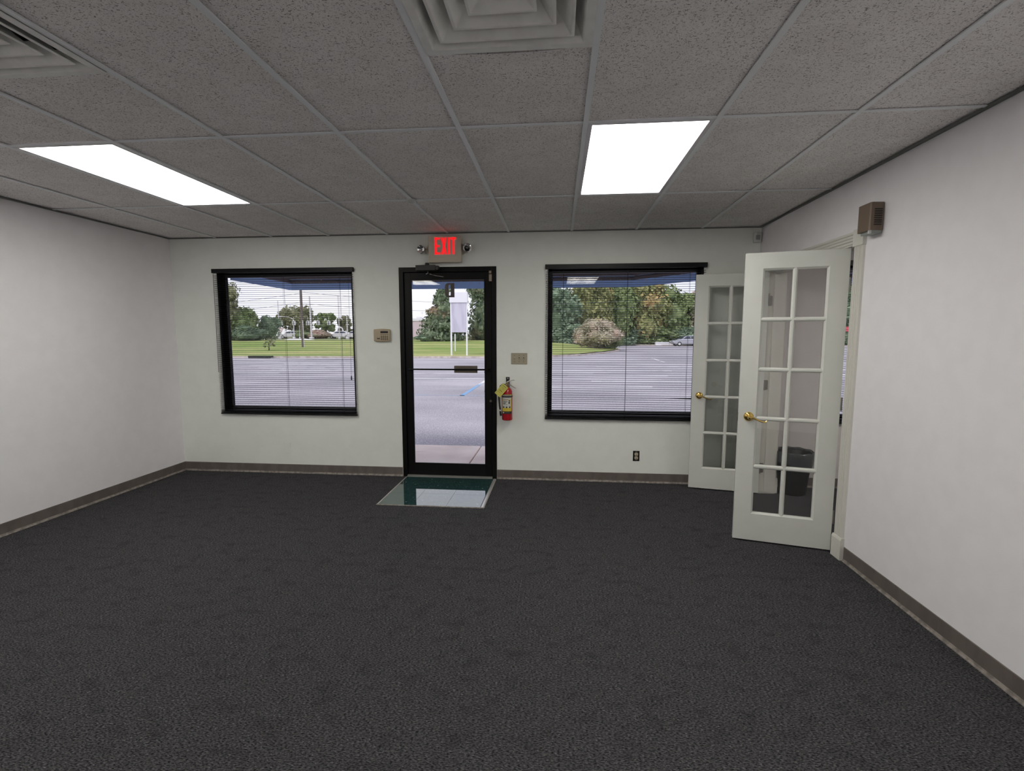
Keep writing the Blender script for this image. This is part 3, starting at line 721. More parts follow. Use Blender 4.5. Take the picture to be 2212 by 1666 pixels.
# keypad
kp = thing('alarm_keypad', 'beige alarm keypad with dark display left of the entrance door', 'keypad', (-1.786, D, 1.472))
def rr(w, h, bow, n=6):
    top = [(-w+2*w*i/n, h-bow*(1-((i-n/2)/(n/2))**2)*-1) for i in range(n+1)]
    return [(x, -z) for x, z in top]+[(x, z) for x, z in reversed(top)]
obj('case', MB().prism(rr(0.086, 0.060, 0.006), 1, -0.028, -0.0005), beige_m, kp, bevel=0.008)
obj('display', MB().box(-0.012, 0.066, -0.0295, -0.027, 0.022, 0.041), screen_m, kp)
key_me = MB().box(-0.0068, 0.0068, -0.003, 0.001, -0.0045, 0.0045).mesh('key', mat('dark key', (0.10, 0.075, 0.045), 0.5))
keyl_me = MB().box(-0.0085, 0.0085, -0.002, 0.001, -0.0042, 0.0042).mesh('key', mat('pale key', (0.22, 0.185, 0.125), 0.5))
for i in range(4):
    link('key', keyl_me, kp, loc=(-0.003+i*0.0215, -0.028, 0.006))
    for j in range(3): link('key', key_me, kp, loc=(-0.002+i*0.0205, -0.028, -0.013-j*0.0145))
obj('maker_mark', MB().box(-0.048, -0.041, -0.0290, -0.027, -0.040, -0.026).box(-0.040, -0.030, -0.0290, -0.027, -0.038, -0.030).box(-0.029, -0.021, -0.0290, -0.027, -0.040, -0.026), darkb_m, kp)
obj('door_catch', MB().prism([(-0.054, 0.030), (-0.048, 0.031), (-0.043, 0.008), (-0.049, 0.010)], 1, -0.0295, -0.027), plate_m, kp)
# switches
sw = thing('light_switch', 'almond triple light switch plate right of the entrance door', 'light switch', (-0.3855, D, 1.2395))
obj('plate', MB().box(-0.081, 0.081, -0.006, -0.0005, -0.056, 0.056), plate_m, sw, bevel=0.003)
for i, up_ in ((-1, 1), (0, -1), (1, -1)):
    x = i*0.046-0.0
    tg = obj('toggle', MB().prism([(-0.006, -0.005), (-0.020, up_*0.006-0.003), (-0.020, up_*0.006+0.003), (-0.006, 0.005)], 0, x-0.005, x+0.005), ivory_m if up_ > 0 else beige_m, sw)
    obj('toggle_slot', MB().box(x-0.0065, x+0.0065, -0.0066, -0.0055, -0.012, 0.012), plate_m if up_ > 0 else mat('slot', (0.02, 0.017, 0.01), 0.6), tg)
    for z in (-0.031, 0.031):
        obj('screw', MB().lathe([(0, 0.0014), (0.003, 0.001), (0.0032, 0)], 8, Matrix.Translation((x, -0.006, z)) @ Matrix.Rotation(PI/2, 4, 'X')), darkb_m, sw)
# outlet without its plate
ou = thing('wall_outlet', 'ivory duplex outlet in an open dark box, cover plate missing', 'outlet', (0.788, D, 0.274))
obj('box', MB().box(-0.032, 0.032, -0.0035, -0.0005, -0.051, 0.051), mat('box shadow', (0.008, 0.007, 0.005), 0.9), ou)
obj('yoke', MB().box(-0.008, 0.008, -0.006, -0.003, -0.050, 0.050).box(-0.014, 0.014, -0.006, -0.003, -0.050, -0.045).box(-0.010, 0.010, -0.006, -0.003, 0.044, 0.050), mat('yoke', (0.10, 0.09, 0.07), 0.5, 0.4), ou)
for zc in (-0.019, 0.019):
    fcp = [(0.0185*math.cos(t) if abs(math.cos(t)) < 0.9 else 0.0167*math.copysign(1, math.cos(t)), zc+max(-0.0145, min(0.0145, 0.0185*math.sin(t)))) for t in [2*PI*i/24 for i in range(24)]]
    rc_ = obj('receptacle', MB().prism(fcp, 1, -0.012, -0.004), ivory_m, ou)
    obj('slots', MB().box(-0.0075, -0.005, -0.0128, -0.0115, zc-0.001, zc+0.007).box(0.005, 0.0075, -0.0128, -0.0115, zc-0.001, zc+0.007).box(-0.003, 0.003, -0.0128, -0.0115, zc-0.011, zc-0.005), darkb_m, rc_)
# painted blank plate
tag(obj('blank_plate', MB().box(-0.035, 0.035, -0.006, -0.0005, -0.058, 0.058), wall_front_m, None, 0.003, loc=(-2.866, D, 0.279)), 'blank wall plate painted over in wall colour below the left window', 'wall plate')
# motion sensor in the corner
ms_ = thing('motion_sensor', 'small white motion sensor high in the corner above the glazed doors', 'sensor', (1.838, D, 2.376))
Ms = Matrix.Rotation(0.25, 4, 'Z')
obj('case', MB().prism([(-0.034, -0.001), (-0.034, -0.03), (-0.020, -0.046), (0.022, -0.046), (0.034, -0.03), (0.034, -0.001)], 2, -0.046, 0.046), whitep_m, ms_, bevel=0.004)
obj('lens', MB().box(-0.026, 0.012, -0.049, -0.045, -0.024, 0.018), lens_m, ms_, bevel=0.002)
# door chime box on the partition
ch = thing('door_chime', 'tan wedge-shaped chime box with vent slots high on the partition wall', 'door chime', (XR, 3.14, 2.16))
obj('case', MB().prism([(-0.003, -0.052), (-0.076, -0.060), (-0.082, -0.052), (-0.082, 0.055), (-0.076, 0.062), (-0.003, 0.058)], 2, -0.076, 0.082), tan_m, ch, bevel=0.002)
obj('back_box', MB().prism([(-0.001, -0.046), (-0.066, -0.050), (-0.066, 0.050), (-0.001, 0.046)], 2, -0.092, 0.086), greyp_m, ch, bevel=0.003)
for i in range(8):
    z = 0.043-i*0.0125
    obj('vent_slot', MB().box(-0.058, -0.016, -0.0598, -0.05, z-0.0028, z+0.0028), darkb_m, ch)
obj('clip', MB().box(-0.078, -0.066, -0.054, -0.040, -0.094, -0.074), whitep_m, ch)
# fire extinguisher
fe = thing('fire_extinguisher', 'red fire extinguisher with yellow tag hung beside the entrance door', 'fire extinguisher', (-0.499, D-0.072, 0.629))
obj('cylinder', MB().lathe([(0, 0.0), (0.044, 0.0), (0.050, 0.004), (0.0525, 0.012), (0.0525, 0.262), (0.050, 0.286), (0.043, 0.306), (0.032, 0.320), (0.018, 0.328), (0.016, 0.332)], 32), red_m, fe)
obj('neck_valve', MB().lathe([(0.016, 0.326), (0.018, 0.334), (0.018, 0.352), (0.012, 0.358), (0.012, 0.380), (0, 0.382)], 16), brassd_m, fe)
obj('pressure_gauge', MB().lathe([(0, 0.014), (0.015, 0.013), (0.017, 0.010), (0.017, 0)], 18, Matrix.Translation((0.0, -0.016, 0.358)) @ Matrix.Rotation(PI/2, 4, 'X')), brassd_m, fe)
obj('carry_handle', MB().tube([(0.005, 0, 0.356), (0.030, -0.004, 0.352), (0.060, -0.012, 0.336), (0.088, -0.018, 0.322)], [0.006, 0.005, 0.0045, 0.004], 8), alu_m, fe)
obj('lever', MB().tube([(-0.012, 0, 0.374), (0.012, -0.002, 0.386), (0.040, -0.010, 0.398), (0.064, -0.016, 0.404), (0.076, -0.018, 0.400)], [0.005, 0.0055, 0.005, 0.0045, 0.0035], 8), alu_m, fe)
obj('safety_pin', MB().tube([(0.018+0.011*math.cos(t), -0.02, 0.362+0.011*math.sin(t)) for t in [2*PI*i/14 for i in range(15)]], 0.0016, 5), alu_m, fe)
obj('hose', MB().tube([(-0.012, -0.004, 0.352), (-0.040, -0.010, 0.360), (-0.064, -0.014, 0.342), (-0.078, -0.016, 0.300), (-0.080, -0.018, 0.230), (-0.074, -0.020, 0.150), (-0.068, -0.022, 0.105), (-0.065, -0.022, 0.095)], 0.0085, 10), rubber_m, fe)
obj('hose_clip', MB().lathe([(0.010, -0.008), (0.0115, -0.004), (0.0115, 0.004), (0.010, 0.008)], 12, Matrix.Translation((-0.067, -0.022, 0.100))), white_m, fe)
obj('nozzle', MB().tube([(-0.066, -0.022, 0.094), (-0.063, -0.022, 0.060), (-0.058, -0.022, 0.046)], [0.0095, 0.011, 0.012], 12), rubber_m, fe)
def wrap(name, z0, z1, a0, a1, r, m, parent):
    return obj(name, MB().lathe([(r, z0), (r, z1)], max(3, int((a1-a0)/0.12)), None, (a0, a1)), m, parent)
AF = -PI/2
lab = wrap('label', 0.094, 0.262, AF-0.98, AF+1.05, 0.0531, yellow_m, fe)
wrap('label_panel', 0.128, 0.205, AF-0.80, AF+0.82, 0.0534, white_m, lab)
wrap('label_panel', 0.210, 0.258, AF-0.80, AF+0.90, 0.0534, white_m, lab)
for a in (-0.60, 0.0, 0.60): wrap('pictogram', 0.128, 0.143, AF+a-0.14, AF+a+0.14, 0.0536, darkb_m, lab)
for z, a, b2, h in ((0.196, -0.7, 0.1, 0.003), (0.189, -0.7, 0.2, 0.003), (0.182, -0.7, 0.0, 0.003), (0.174, -0.6, -0.1, 0.004), (0.165, -0.72, -0.25, 0.006), (0.252, -0.75, 0.85, 0.005), (0.243, -0.7, 0.7, 0.004), (0.158, -0.2, 0.15, 0.004), (0.215, -0.6, 0.3, 0.003), (0.170, 0.35, 0.62, 0.018), (0.192, 0.38, 0.64, 0.012)):
    wrap('print_line', z, z+h, AF+a, AF+b2, 0.0536, darkb_m, lab)
bd = wrap('maker_band', 0.068, 0.094, AF-1.0, AF+1.0, 0.0532, rubber_m, fe)
wrap('maker_mark', 0.075, 0.088, AF-0.78, AF-0.50, 0.0535, white_m, bd)
wrap('maker_text', 0.078, 0.084, AF-0.30, AF+0.62, 0.0535, mat('grey print', (0.12, 0.12, 0.12), 0.6), bd)
obj('strap', MB().lathe([(0.0538, 0.232), (0.0548, 0.232), (0.0548, 0.247), (0.0538, 0.247)], 30), rubber_m, fe)
obj('wall_bracket', MB().box(-0.018, 0.018, 0.060, 0.071, 0.05, 0.425).box(-0.018, 0.018, 0.0, 0.065, 0.345, 0.351), rubber_m, fe)
obj('bracket_screw', MB().lathe([(0, 0.004), (0.005, 0.003), (0.006, 0)], 10, Matrix.Translation((0, 0.060, 0.412)) @ Matrix.Rotation(PI/2, 4, 'X')), white_m, fe)
Mt = Matrix.Translation((-0.050, -0.064, 0.305)) @ Matrix.Rotation(0.726, 4, 'Y')
tg = obj('inspection_tag', MB().box(-0.035, 0.035, -0.001, 0.001, -0.064, 0.064, Mt), tag_m, fe)
tp = MB()
for z, a, b2, h in ((0.045, -0.02, 0.02, 0.006), (0.030, -0.014, 0.014, 0.003), (0.022, -0.016, 0.016, 0.003), (0.010, -0.012, 0.018, 0.003), (-0.002, -0.018, 0.008, 0.003), (-0.012, -0.018, 0.018, 0.006), (-0.028, -0.02, 0.016, 0.003)):
    tp.box(a, b2, -0.0018, -0.0009, z, z+h, Mt)
tp.box(0.022, 0.0235, -0.0018, -0.0009, -0.05, 0.05, Mt).box(-0.0235, -0.022, -0.0018, -0.0009, -0.05, 0.05, Mt)
obj('tag_print', tp, olive_m, tg)
obj('tag_loop', MB().tube([(-0.010, -0.062, 0.350), (-0.004, -0.045, 0.362), (0.0, -0.020, 0.352)], 0.0015, 5), white_m, tg)

# ------------------------------------------------------------------ bin in the side office
bn = thing('waste_bin', 'black waste bin with grey liner seen through the near glazed door', 'bin', (2.200, 4.655, 0.0))
obj('body', MB().lathe([(0, 0.001), (0.108, 0.001), (0.113, 0.010), (0.155, 0.395), (0.162, 0.400), (0.157, 0.402), (0.150, 0.392), (0.108, 0.012), (0, 0.012)], 28), can_m, bn)
ln = MB(); n = 44
prof = [(0.150, 0.30), (0.149, 0.395), (0.160, 0.407), (0.168, 0.398), (0.166, 0.36), (0.163, 0.32), (0.160, 0.285)]
rn = random.Random(3)
for i, (r, z) in enumerate(prof):
    for j in range(n):
        t = 2*PI*j/n
        k = 0 if i < 3 else (i-2)/4
        rr_ = r+k*(0.010*math.sin(5*t+1)+0.005*math.sin(11*t)+rn.uniform(-0.003, 0.003))
        zz = z+(0.03*math.sin(2*t+0.5)*k+0.012*math.sin(7*t)*k if i > 2 else 0.004*math.sin(9*t))
        ln.v.append((rr_*math.cos(t), rr_*math.sin(t), zz))
for i in range(len(prof)-1):
    for j in range(n): ln.f.append((i*n+j, i*n+(j+1) % n, (i+1)*n+(j+1) % n, (i+1)*n+j))
ln.smooth = True
obj('liner', ln, liner_m, bn)

# ------------------------------------------------------------------ outdoors: ground
GZ = -0.17
pl = struct('parking_lot', MB().box(-90, 110, 6.42, 100, GZ-0.3, GZ).box(-90, 110, 4.98, 6.42, GZ-0.3, GZ-0.05), asphalt_m, 'worn grey asphalt parking lot in front of the shop', 'parking lot')
def paint(name, m, pts, z=GZ):
    k = len(pts)
    return obj(name, MB().add([(x, y, z+0.001) for x, y in pts]+[(x, y, z+0.004) for x, y in pts], [tuple(range(k, 2*k)), tuple(range(k-1, -1, -1))]+[(i, (i+1) % k, (i+1) % k+k, i+k) for i in range(k)]), m, pl)
def line(m, x0, y0, x1, y1, w=0.11):
    d = Vector((x1-x0, y1-y0, 0)).normalized(); q = Vector((-d.y, d.x, 0))*w/2
    return paint('painted_line', m, [(x0+q.x, y0+q.y), (x0-q.x, y0-q.y), (x1-q.x, y1-q.y), (x1+q.x, y1+q.y)])
line(paint_w, -7.6, 20.1, 1.5, 20.9, 0.13); line(paint_w, -6.6, 17.75, -1.2, 18.25, 0.13)
line(paint_b, -2.583, 12.85, -2.583, 15.9, 0.13); line(paint_w, -2.583, 15.9, -2.583, 18.05, 0.12)
line(paint_bf, -4.4, 12.9, -1.5, 12.9, 0.12)
for (x0, x1, y) in ((-15.5, -9.6, 26.2), (-16.5, -10.8, 24.6), (-15, -11.6, 23.0), (-13.5, -9.5, 21.6), (-18, -11, 28.3), (0.4, 4.4, 19.6), (1.2, 6.4, 17.4), (0.2, 5.2, 22.5), (2, 9, 25.5), (7, 14, 21), (-0.5, 3, 15.4), (-17, -12, 19.6)):
    line(paint_w, x0, y, x1, y+0.25, 0.17)
for x in (6.4, 9.2, 12.0, 14.8): line(paint_w, x, 30, x+0.2, 35, 0.10)
# sidewalk slabs, each its own piece
pv = bpy.data.objects.new('pavement', None); COL.objects.link(pv); tag(pv, 'pinkish concrete sidewalk slabs along the shop front', 'sidewalk', kind='structure'); pv.location = (0, 5.0, -0.03)
sxs = [-13.2, -10.15, -7.1, -4.07, -1.027, 2.02, 5.06, 8.1, 11.2]
for i in range(len(sxs)-1):
    o = box('slab', concrete_m, sxs[i]+0.008, sxs[i+1]-0.008, -0.015, 1.41, -0.14, random.uniform(-0.003, 0.003), pv, bevel=0.01)
# lawn with a gently rising bank
bnd = [(-70, 32.0), (-23, 32.6), (-14.5, 33.2), (-5, 34.1), (-0.5, 35.9), (1.6, 38.4), (3.9, 43.3), (5.8, 49.0), (6.6, 53.5), (6.2, 57.0), (4.0, 60.5), (0, 62.5)]
def lawn_z(x, y): 
    return GZ+0.10+0.0285*max(0, min(y, 62)-33.5)*max(0.0, min(1.0, (9-x)/14))
lv = []; lfc = []; nx, ny = 60, 24
def near_y(x):
    for (a, b_), (c, d_) in zip(bnd[:9], bnd[1:9]):
        if a <= x <= c: return b_+(d_-b_)*(x-a)/(c-a)
    return 53.5
for i in range(nx+1):
    x = -70+76.6*(i/nx)**0.7
    yn = near_y(x); yf = 66 if x < -2 else 66-(x+2)*1.45
    yf = max(yf, yn+0.01)
    for j in range(ny+1):
        y = yn+(yf-yn)*j/ny; lv.append((x, y, lawn_z(x, y)))
for i in range(nx):
    for j in range(ny):
        a = i*(ny+1)+j; lfc.append((a, a+ny+1, a+ny+2, a+1))
lw = MB().add(lv, lfc); lw.smooth = True
struct('lawn', lw, grass_m, 'green and straw coloured grass bank beyond the parking lot', 'lawn')
kb = bpy.data.objects.new('kerb', None); COL.objects.link(kb); tag(kb, 'pale concrete kerb round the grass bank', 'kerb', kind='structure')
def kerb_run(pts, h=0.13, w=0.22):
    for (a, b_) in zip(pts[:-1], pts[1:]):
        d = Vector((b_[0]-a[0], b_[1]-a[1], 0)); n = max(1, int(d.length/4.5))
        for k in range(n):
            p = Vector((*a, 0))+d*(k/n); q = Vector((*a, 0))+d*((k+1)/n); u = d.normalized(); q -= u*0.02; v = Vector((-u.y, u.x, 0))*w/2
            obj('kerb_stone', MB().prism([((p+v).x, (p+v).y), ((p-v).x, (p-v).y), ((q-v).x, (q-v).y), ((q+v).x, (q+v).y)], 2, GZ-0.05, GZ+h), kerb_m, kb)
kerb_run([(-30, 32.3)]+bnd[2:11])
kerb_run([(9.5, 76.5), (24, 75.2), (44, 74)], 0.16, 0.3)
tag(obj('storm_drain', MB().box(-0.75, 0.75, -0.14, 0.10, 0, 0.10).box(-0.85, 0.85, -0.02, 0.3, 0.10, 0.16), dark_m, loc=(-21.0, 32.45, GZ)), 'dark storm drain mouth in the far kerb seen through the left window', 'drain')
fv = []; ff = []
gx_ = [-320, -200, -120, -80, -60, -45, -30, -20, -12, -6, -2, 2, 6, 12, 30, 60, 110, 200]; gy_ = [62, 70, 80, 100, 140, 220, 420]
for x in gx_:
    for y in gy_:
        k = max(0.0, min(1.0, (6-x)/12)); k = k*k*(3-2*k); fv.append((x, y, -0.185+0.885*k))
for i in range(len(gx_)-1):
    for j in range(len(gy_)-1):
        a = i*len(gy_)+j; ff.append((a, a+len(gy_), a+len(gy_)+1, a+1))
struct('far_ground', MB().add(fv, ff), ground_m, 'far grassy ground under the trees', 'ground')
struct('wooded_verge', MB().prism([(9.4, 77.0), (110, 76.0), (110, 140), (-10, 140), (-10, 69), (2, 66)], 2, GZ-0.2, GZ+0.06), ground_m, 'dark grassy verge below the wood beyond the lot', 'ground')
struct('road', MB().prism([(-39.2, 66.3), (-34.3, 66.3), (-49.8, 92), (-53, 92)], 2, 0.60, 0.73), road_m, 'pale strip of road beyond the grass bank', 'road')

# awnings over the shop front
def awning(label, pts_front, ztop, name='awning'):
    """pts_front: front edge polyline from wall to wall; canvas rises to the wall"""
    t = thing(name, label, 'awning', (pts_front[0][0], D+WT+0.02, 0)); ox, oy = pts_front[0][0], D+WT+0.02
    zv, zb_ = 2.062, 2.160
    cv = MB()
    P = [Vector((x-ox, y-oy, 0)) for x, y in pts_front]
    n = len(P); cen = sum(P, Vector())/n
    v = []
    for p in P:
        v += [(p.x, p.y, zv), (p.x, p.y, zb_), (p.x, 0.0, ztop) if p.y > 0.15 else (p.x, p.y, zb_+0.0)]
    fs = []
    for i in range(n-1):
        fs += [(3*i, 3*i+3, 3*i+4, 3*i+1), (3*i+1, 3*i+4, 3*i+5, 3*i+2)]
    cv.add(v, fs)
    o = obj('canvas', cv, canvas_m, t); so_ = o.modifiers.new('solid', 'SOLIDIFY'); so_.thickness = 0.004
    br = MB()
    br.tube([(p.x*0.995+cen.x*0.005, p.y-0.035 if p.y > 0.2 else p.y, zb_+0.014) for p in P], 0.027, 8)
    br.tube([(p.x*0.99+cen.x*0.01, p.y-0.10 if p.y > 0.2 else p.y, zb_+0.052) for p in P], 0.020, 8)
    obj('front_tube', br, bar_m, t)
    # rafters and lacing rings along the front
    k = 0
    for i in range(n-1):
        a, b_ = P[i], P[i+1]; ln_ = (b_-a).length; m_ = int(ln_/0.115)
        for q in range(m_):
            p = a+(b_-a)*((q+0.5)/m_)
            inn = Vector((0, -0.028, 0))
            rg = MB().tube([(p.x, p.y-0.050, zb_+0.012), (p.x, p.y-0.047, zb_-0.030), (p.x+0.006, p.y-0.045, zb_-0.040), (p.x, p.y-0.044, zb_-0.048), (p.x-0.006, p.y-0.045, zb_-0.040)], 0.0026, 4)
            obj('lacing_hook', rg, cordw_m, t)
        obj('lacing_cord', MB().tube([(a.x, a.y-0.052, zb_+0.004), (b_.x, b_.y-0.052, zb_+0.004)], 0.0035, 4), cordw_m, t)
        if a.y > 0.5 and b_.y > 0.5:
            r_ = int(ln_/0.44)
            for q in range(r_+1):
                p = a+(b_-a)*(q/max(1, r_))
                obj('rafter', MB().tube([(p.x, p.y-0.05, zb_+0.03), (p.x, 0.01, ztop-0.03)], 0.013, 6), rib_m, t)
    return t
awning('blue canvas awning with laced valance outside the main shop front', [(-3.512, 4.99), (-3.512, 6.2), (0.931, 6.2), (1.95, 4.99)], 2.93)
awning('blue canvas awning outside the side office window', [(2.45, 4.99), (2.46, 6.2), (5.6, 6.2), (5.6, 4.99)], 2.93)

# ------------------------------------------------------------------ vegetation
def foliage(blobs, n, size, seed, jag=0.15, flat=0.6):
    rng = np.random.default_rng(seed); vols = np.array([b_[3]*b_[4]*b_[5] for b_ in blobs])**(2/3); pr_ = vols/vols.sum()
    mb = MB()
    for (cx, cy, cz, rx, ry, rz) in blobs:
        bm = bmesh.new(); bmesh.ops.create_icosphere(bm, subdivisions=2, radius=1)
        vs = []
        for v in bm.verts:
            s_ = 0.80+rng.uniform(-0.10, 0.06); vs.append((cx+v.co.x*rx*s_, cy+v.co.y*ry*s_, cz+v.co.z*rz*s_))
        mb.add(vs, [tuple(v.index for v in f_.verts) for f_ in bm.faces]); bm.free()
    idx = rng.choice(len(blobs), n, p=pr_)
    d = rng.normal(size=(n, 3)); d /= np.linalg.norm(d, axis=1)[:, None]
    B = np.array(blobs)[idx]; rad = 0.86+rng.random(n)*0.16+np.abs(rng.normal(size=n))*jag*0.5
    c = B[:, :3]+d*B[:, 3:]*rad[:, None]
    nrm = d+rng.normal(size=(n, 3))*0.55; nrm /= np.linalg.norm(nrm, axis=1)[:, None]
    a = np.cross(nrm, rng.normal(size=(n, 3))); a /= np.linalg.norm(a, axis=1)[:, None]; bb = np.cross(nrm, a)
    s_ = size*(0.5+rng.random(n))[:, None]
    w = s_*flat
    q = np.stack([c-a*s_, c-bb*w+nrm*s_*0.15, c+a*s_, c+bb*w+nrm*s_*0.15], 1).reshape(-1, 3)
    k = len(mb.v); mb.v += [tuple(p) for p in q]; mb.f += [(k+4*i, k+4*i+1, k+4*i+2, k+4*i+3) for i in range(n)]
    return mb
FM = {}
def crown_blobs(kind, seed):
    rng = random.Random(seed); bl = []
    if kind == 'round':
        bl.append((0, 0, 0.58, 0.42, 0.42, 0.34))
        for i in range(11):
            t = rng.uniform(0, 2*PI); z = rng.uniform(0.30, 0.86); r = 0.34*math.sqrt(max(0.1, 1-((z-0.56)/0.42)**2))
            bl.append((r*math.cos(t), r*math.sin(t), z, rng.uniform(0.13, 0.22), rng.uniform(0.13, 0.22), rng.uniform(0.10, 0.16)))
    elif kind == 'conifer':
        for i in range(26):
            z = 0.05+0.9*i/25; r = 0.42*(1-z)**0.75+0.03; t = rng.uniform(0, 2*PI)
            bl.append((r*0.55*math.cos(t), r*0.55*math.sin(t), z, r*0.72, r*0.72, 0.085))
            bl.append((-r*0.4*math.cos(t+0.8), -r*0.4*math.sin(t+0.8), z, r*0.7, r*0.7, 0.075))
    elif kind == 'bushy':
        for i in range(16):
            t = rng.uniform(0, 2*PI); z = rng.uniform(0.08, 0.86); r = rng.uniform(0.1, 0.38)*(1.05-z*0.6)
            bl.append((r*math.cos(t), r*math.sin(t), z, rng.uniform(0.16, 0.27), rng.uniform(0.16, 0.27), rng.uniform(0.13, 0.20)))
        bl.append((0, 0, 0.45, 0.36, 0.36, 0.42))
    elif kind == 'shrub':
        for i in range(14):
            t = rng.uniform(0, 2*PI); r = rng.uniform(0, 0.34); z = rng.uniform(0.12, 0.78)*(1-r*0.9)
            bl.append((r*math.cos(t), r*math.sin(t), z, 0.22, 0.22, 0.20))
    else:    # airy
        for i in range(22):
            t = rng.uniform(0, 2*PI); z = rng.uniform(0.30, 0.92); r = rng.uniform(0.08, 0.40)*(1.1-0.6*abs(z-0.55))
            bl.append((r*math.cos(t), r*math.sin(t), z, rng.uniform(0.07, 0.14), rng.uniform(0.07, 0.14), rng.uniform(0.06, 0.10)))
    return bl
def tree(name, label, x, y, z, wd, ht, kind, mi, seed, rot=0.0, cat='tree', group=None, n=None, size=None, shared=None):
    t = thing(name, label, cat, (x, y, z), rot, group)
    key = (kind, seed, mi)
    if key not in FM:
        bl = crown_blobs(kind, seed)
        nn = n or {'round': 4200, 'conifer': 5200, 'bushy': 5200, 'shrub': 5200, 'airy': 3000}[kind]
        FM[key] = foliage(bl, nn, size or 0.030, seed, jag=0.30 if kind in ('conifer', 'airy') else 0.2).mesh('foliage', LM[mi])
    o = link('foliage', FM[key], t); o.scale = (wd, wd, ht); o['kind'] = 'stuff'
    zt_ = {'round': 0.5, 'conifer': 0.8, 'bushy': 0.5, 'shrub': 0.35, 'airy': 0.75}[kind]
    tr_ = MB().tube([(0, 0, -0.3), (0.02*wd, 0, ht*0.2), (0, 0.02*wd, ht*zt_)], [0.022*ht+0.05, 0.017*ht+0.03, 0.008*ht], 8)
    if kind in ('airy', 'round'):
        for a in (0.4, 2.3, 4.4):
            tr_.tube([(0, 0, ht*0.28), (0.16*wd*math.cos(a), 0.16*wd*math.sin(a), ht*0.5), (0.28*wd*math.cos(a), 0.28*wd*math.sin(a), ht*0.68)], [0.010*ht, 0.007*ht, 0.003*ht], 6)
    obj('trunk', tr_, bark_m, t)
    return t
WG = 'trees of the wood beyond the lot'
# left window
tree('tree', 'tall olive green tree cut by the left edge of the left window', -45.4, 62, 0.7, 6.0, 7.7, 'bushy', 1, 11, 0.3)
tree('tree', 'lower green tree second from the left window frame', -43.2, 63.5, 0.7, 5.4, 4.6, 'bushy', 0, 12, 1.1)
tree('tree', 'dark rounded tree ending the clump beside the triangular yield sign', -41.2, 66.5, 0.7, 3.8, 3.5, 'bushy', 5, 13, 2.0)
tree('thicket', 'low dark thicket at the foot of the trees by the yield sign', -41.2, 61.5, 0.7, 5.4, 2.0, 'bushy', 5, 16, 0.5, cat='thicket')
tree('sapling', 'thin wispy sapling standing alone on the grass bank', -25.3, 40.5, 0.05, 1.3, 1.15, 'airy', 1, 14, n=90, size=0.04)
tree('tree', 'broad dark tree behind the utility pole in the left window', -54.5, 97, 0.72, 7.4, 7.0, 'round', 1, 15)
tree('tree', 'bushy tree with a pointed top right of the white signal pole', -46.9, 95, 0.72, 4.6, 5.2, 'airy', 0, 17, n=5200)
tree('tree', 'thin airy tree farthest right in the left window', -44.2, 97.5, 0.72, 3.4, 4.8, 'airy', 1, 18)
tree('shrub', 'low green shrubbery under the signals behind the utility pole', -50.6, 93, 0.72, 4.6, 1.9, 'shrub', 0, 19, cat='shrub')
tree('shrub', 'brownish shrubbery left of the white far cars', -47.2, 92, 0.72, 5.2, 2.0, 'shrub', 4, 20, 0.9, cat='shrub')
tree('shrub', 'shrubbery behind the far cars near the door side', -42.4, 99, 0.72, 6.5, 2.2, 'shrub', 1, 20, 2.1, cat='shrub')
tree('shrub', 'dark undergrowth behind the street lamp', -53.6, 98, 0.72, 5.0, 2.4, 'shrub', 5, 19, 1.2, cat='shrub')
tree('tree', 'far low tree line clump beyond the pink warehouse', -62, 190, 0.72, 22, 7.5, 'bushy', 5, 12, 1.6)
# through the entrance door
tree('conifer', 'dark ragged conifer behind the blank white sign', -14.6, 62, 0.70, 6.6, 7.3, 'conifer', 3, 21)
tree('shrub', 'low dark shrub at the foot of the conifer', -16.6, 59.5, 0.68, 2.6, 1.0, 'shrub', 5, 22, cat='shrub')
tree('tree', 'dense tree with orange patches right of the blank white sign', -9.3, 66, 0.6, 7.4, 8.8, 'bushy', 3, 23)
tree('tree', 'dark tree between the conifer and the right window', -4.6, 68, 0.4, 6.5, 8.6, 'bushy', 5, 13, 0.4)
# wood seen through the right window
wood = [(-0.2, 70, 8.5, 9.0, 5, 31, 'bushy', 'blue green tree at the left edge of the right window'),
        (4.6, 73, 8.5, 10.6, 2, 32, 'bushy', 'gold and orange turning tree above the round bush'),
        (9.6, 79, 9.0, 10.8, 0, 33, 'bushy', 'mid green tree right behind the round bush'),
        (14.0, 81, 9.0, 11.2, 2, 34, 'bushy', 'yellowish green tree near the middle of the right window'),
        (18.6, 82, 9.0, 9.6, 0, 35, 'bushy', 'green tree left of the silver car'),
        (23.2, 82, 8.6, 9.2, 4, 36, 'bushy', 'pale pinkish thin leaved tree above the silver car'),
        (27.6, 83, 9.0, 11.0, 5, 31, 'bushy', 'blue green tree behind the tail of the silver car'),
        (33.0, 83, 9.5, 10.4, 0, 33, 'bushy', 'green tree hidden behind the far door leaf'),
        (38.6, 82, 9.5, 10.8, 2, 32, 'bushy', 'gold tinged tree toward the side office window'),
        (44.6, 82, 10.0, 9.6, 5, 35, 'bushy', 'green tree seen past the hinge edge of the near door'),
        (51.0, 83, 10.0, 10.6, 0, 36, 'bushy', 'tree farthest toward the side office'),]
for i, (x, y, wd, ht, mi, sd_, kd, lb) in enumerate(wood):
    tree('tree', lb, x, y, GZ, wd, ht, kd, mi, sd_, 0.7*i, group=WG)
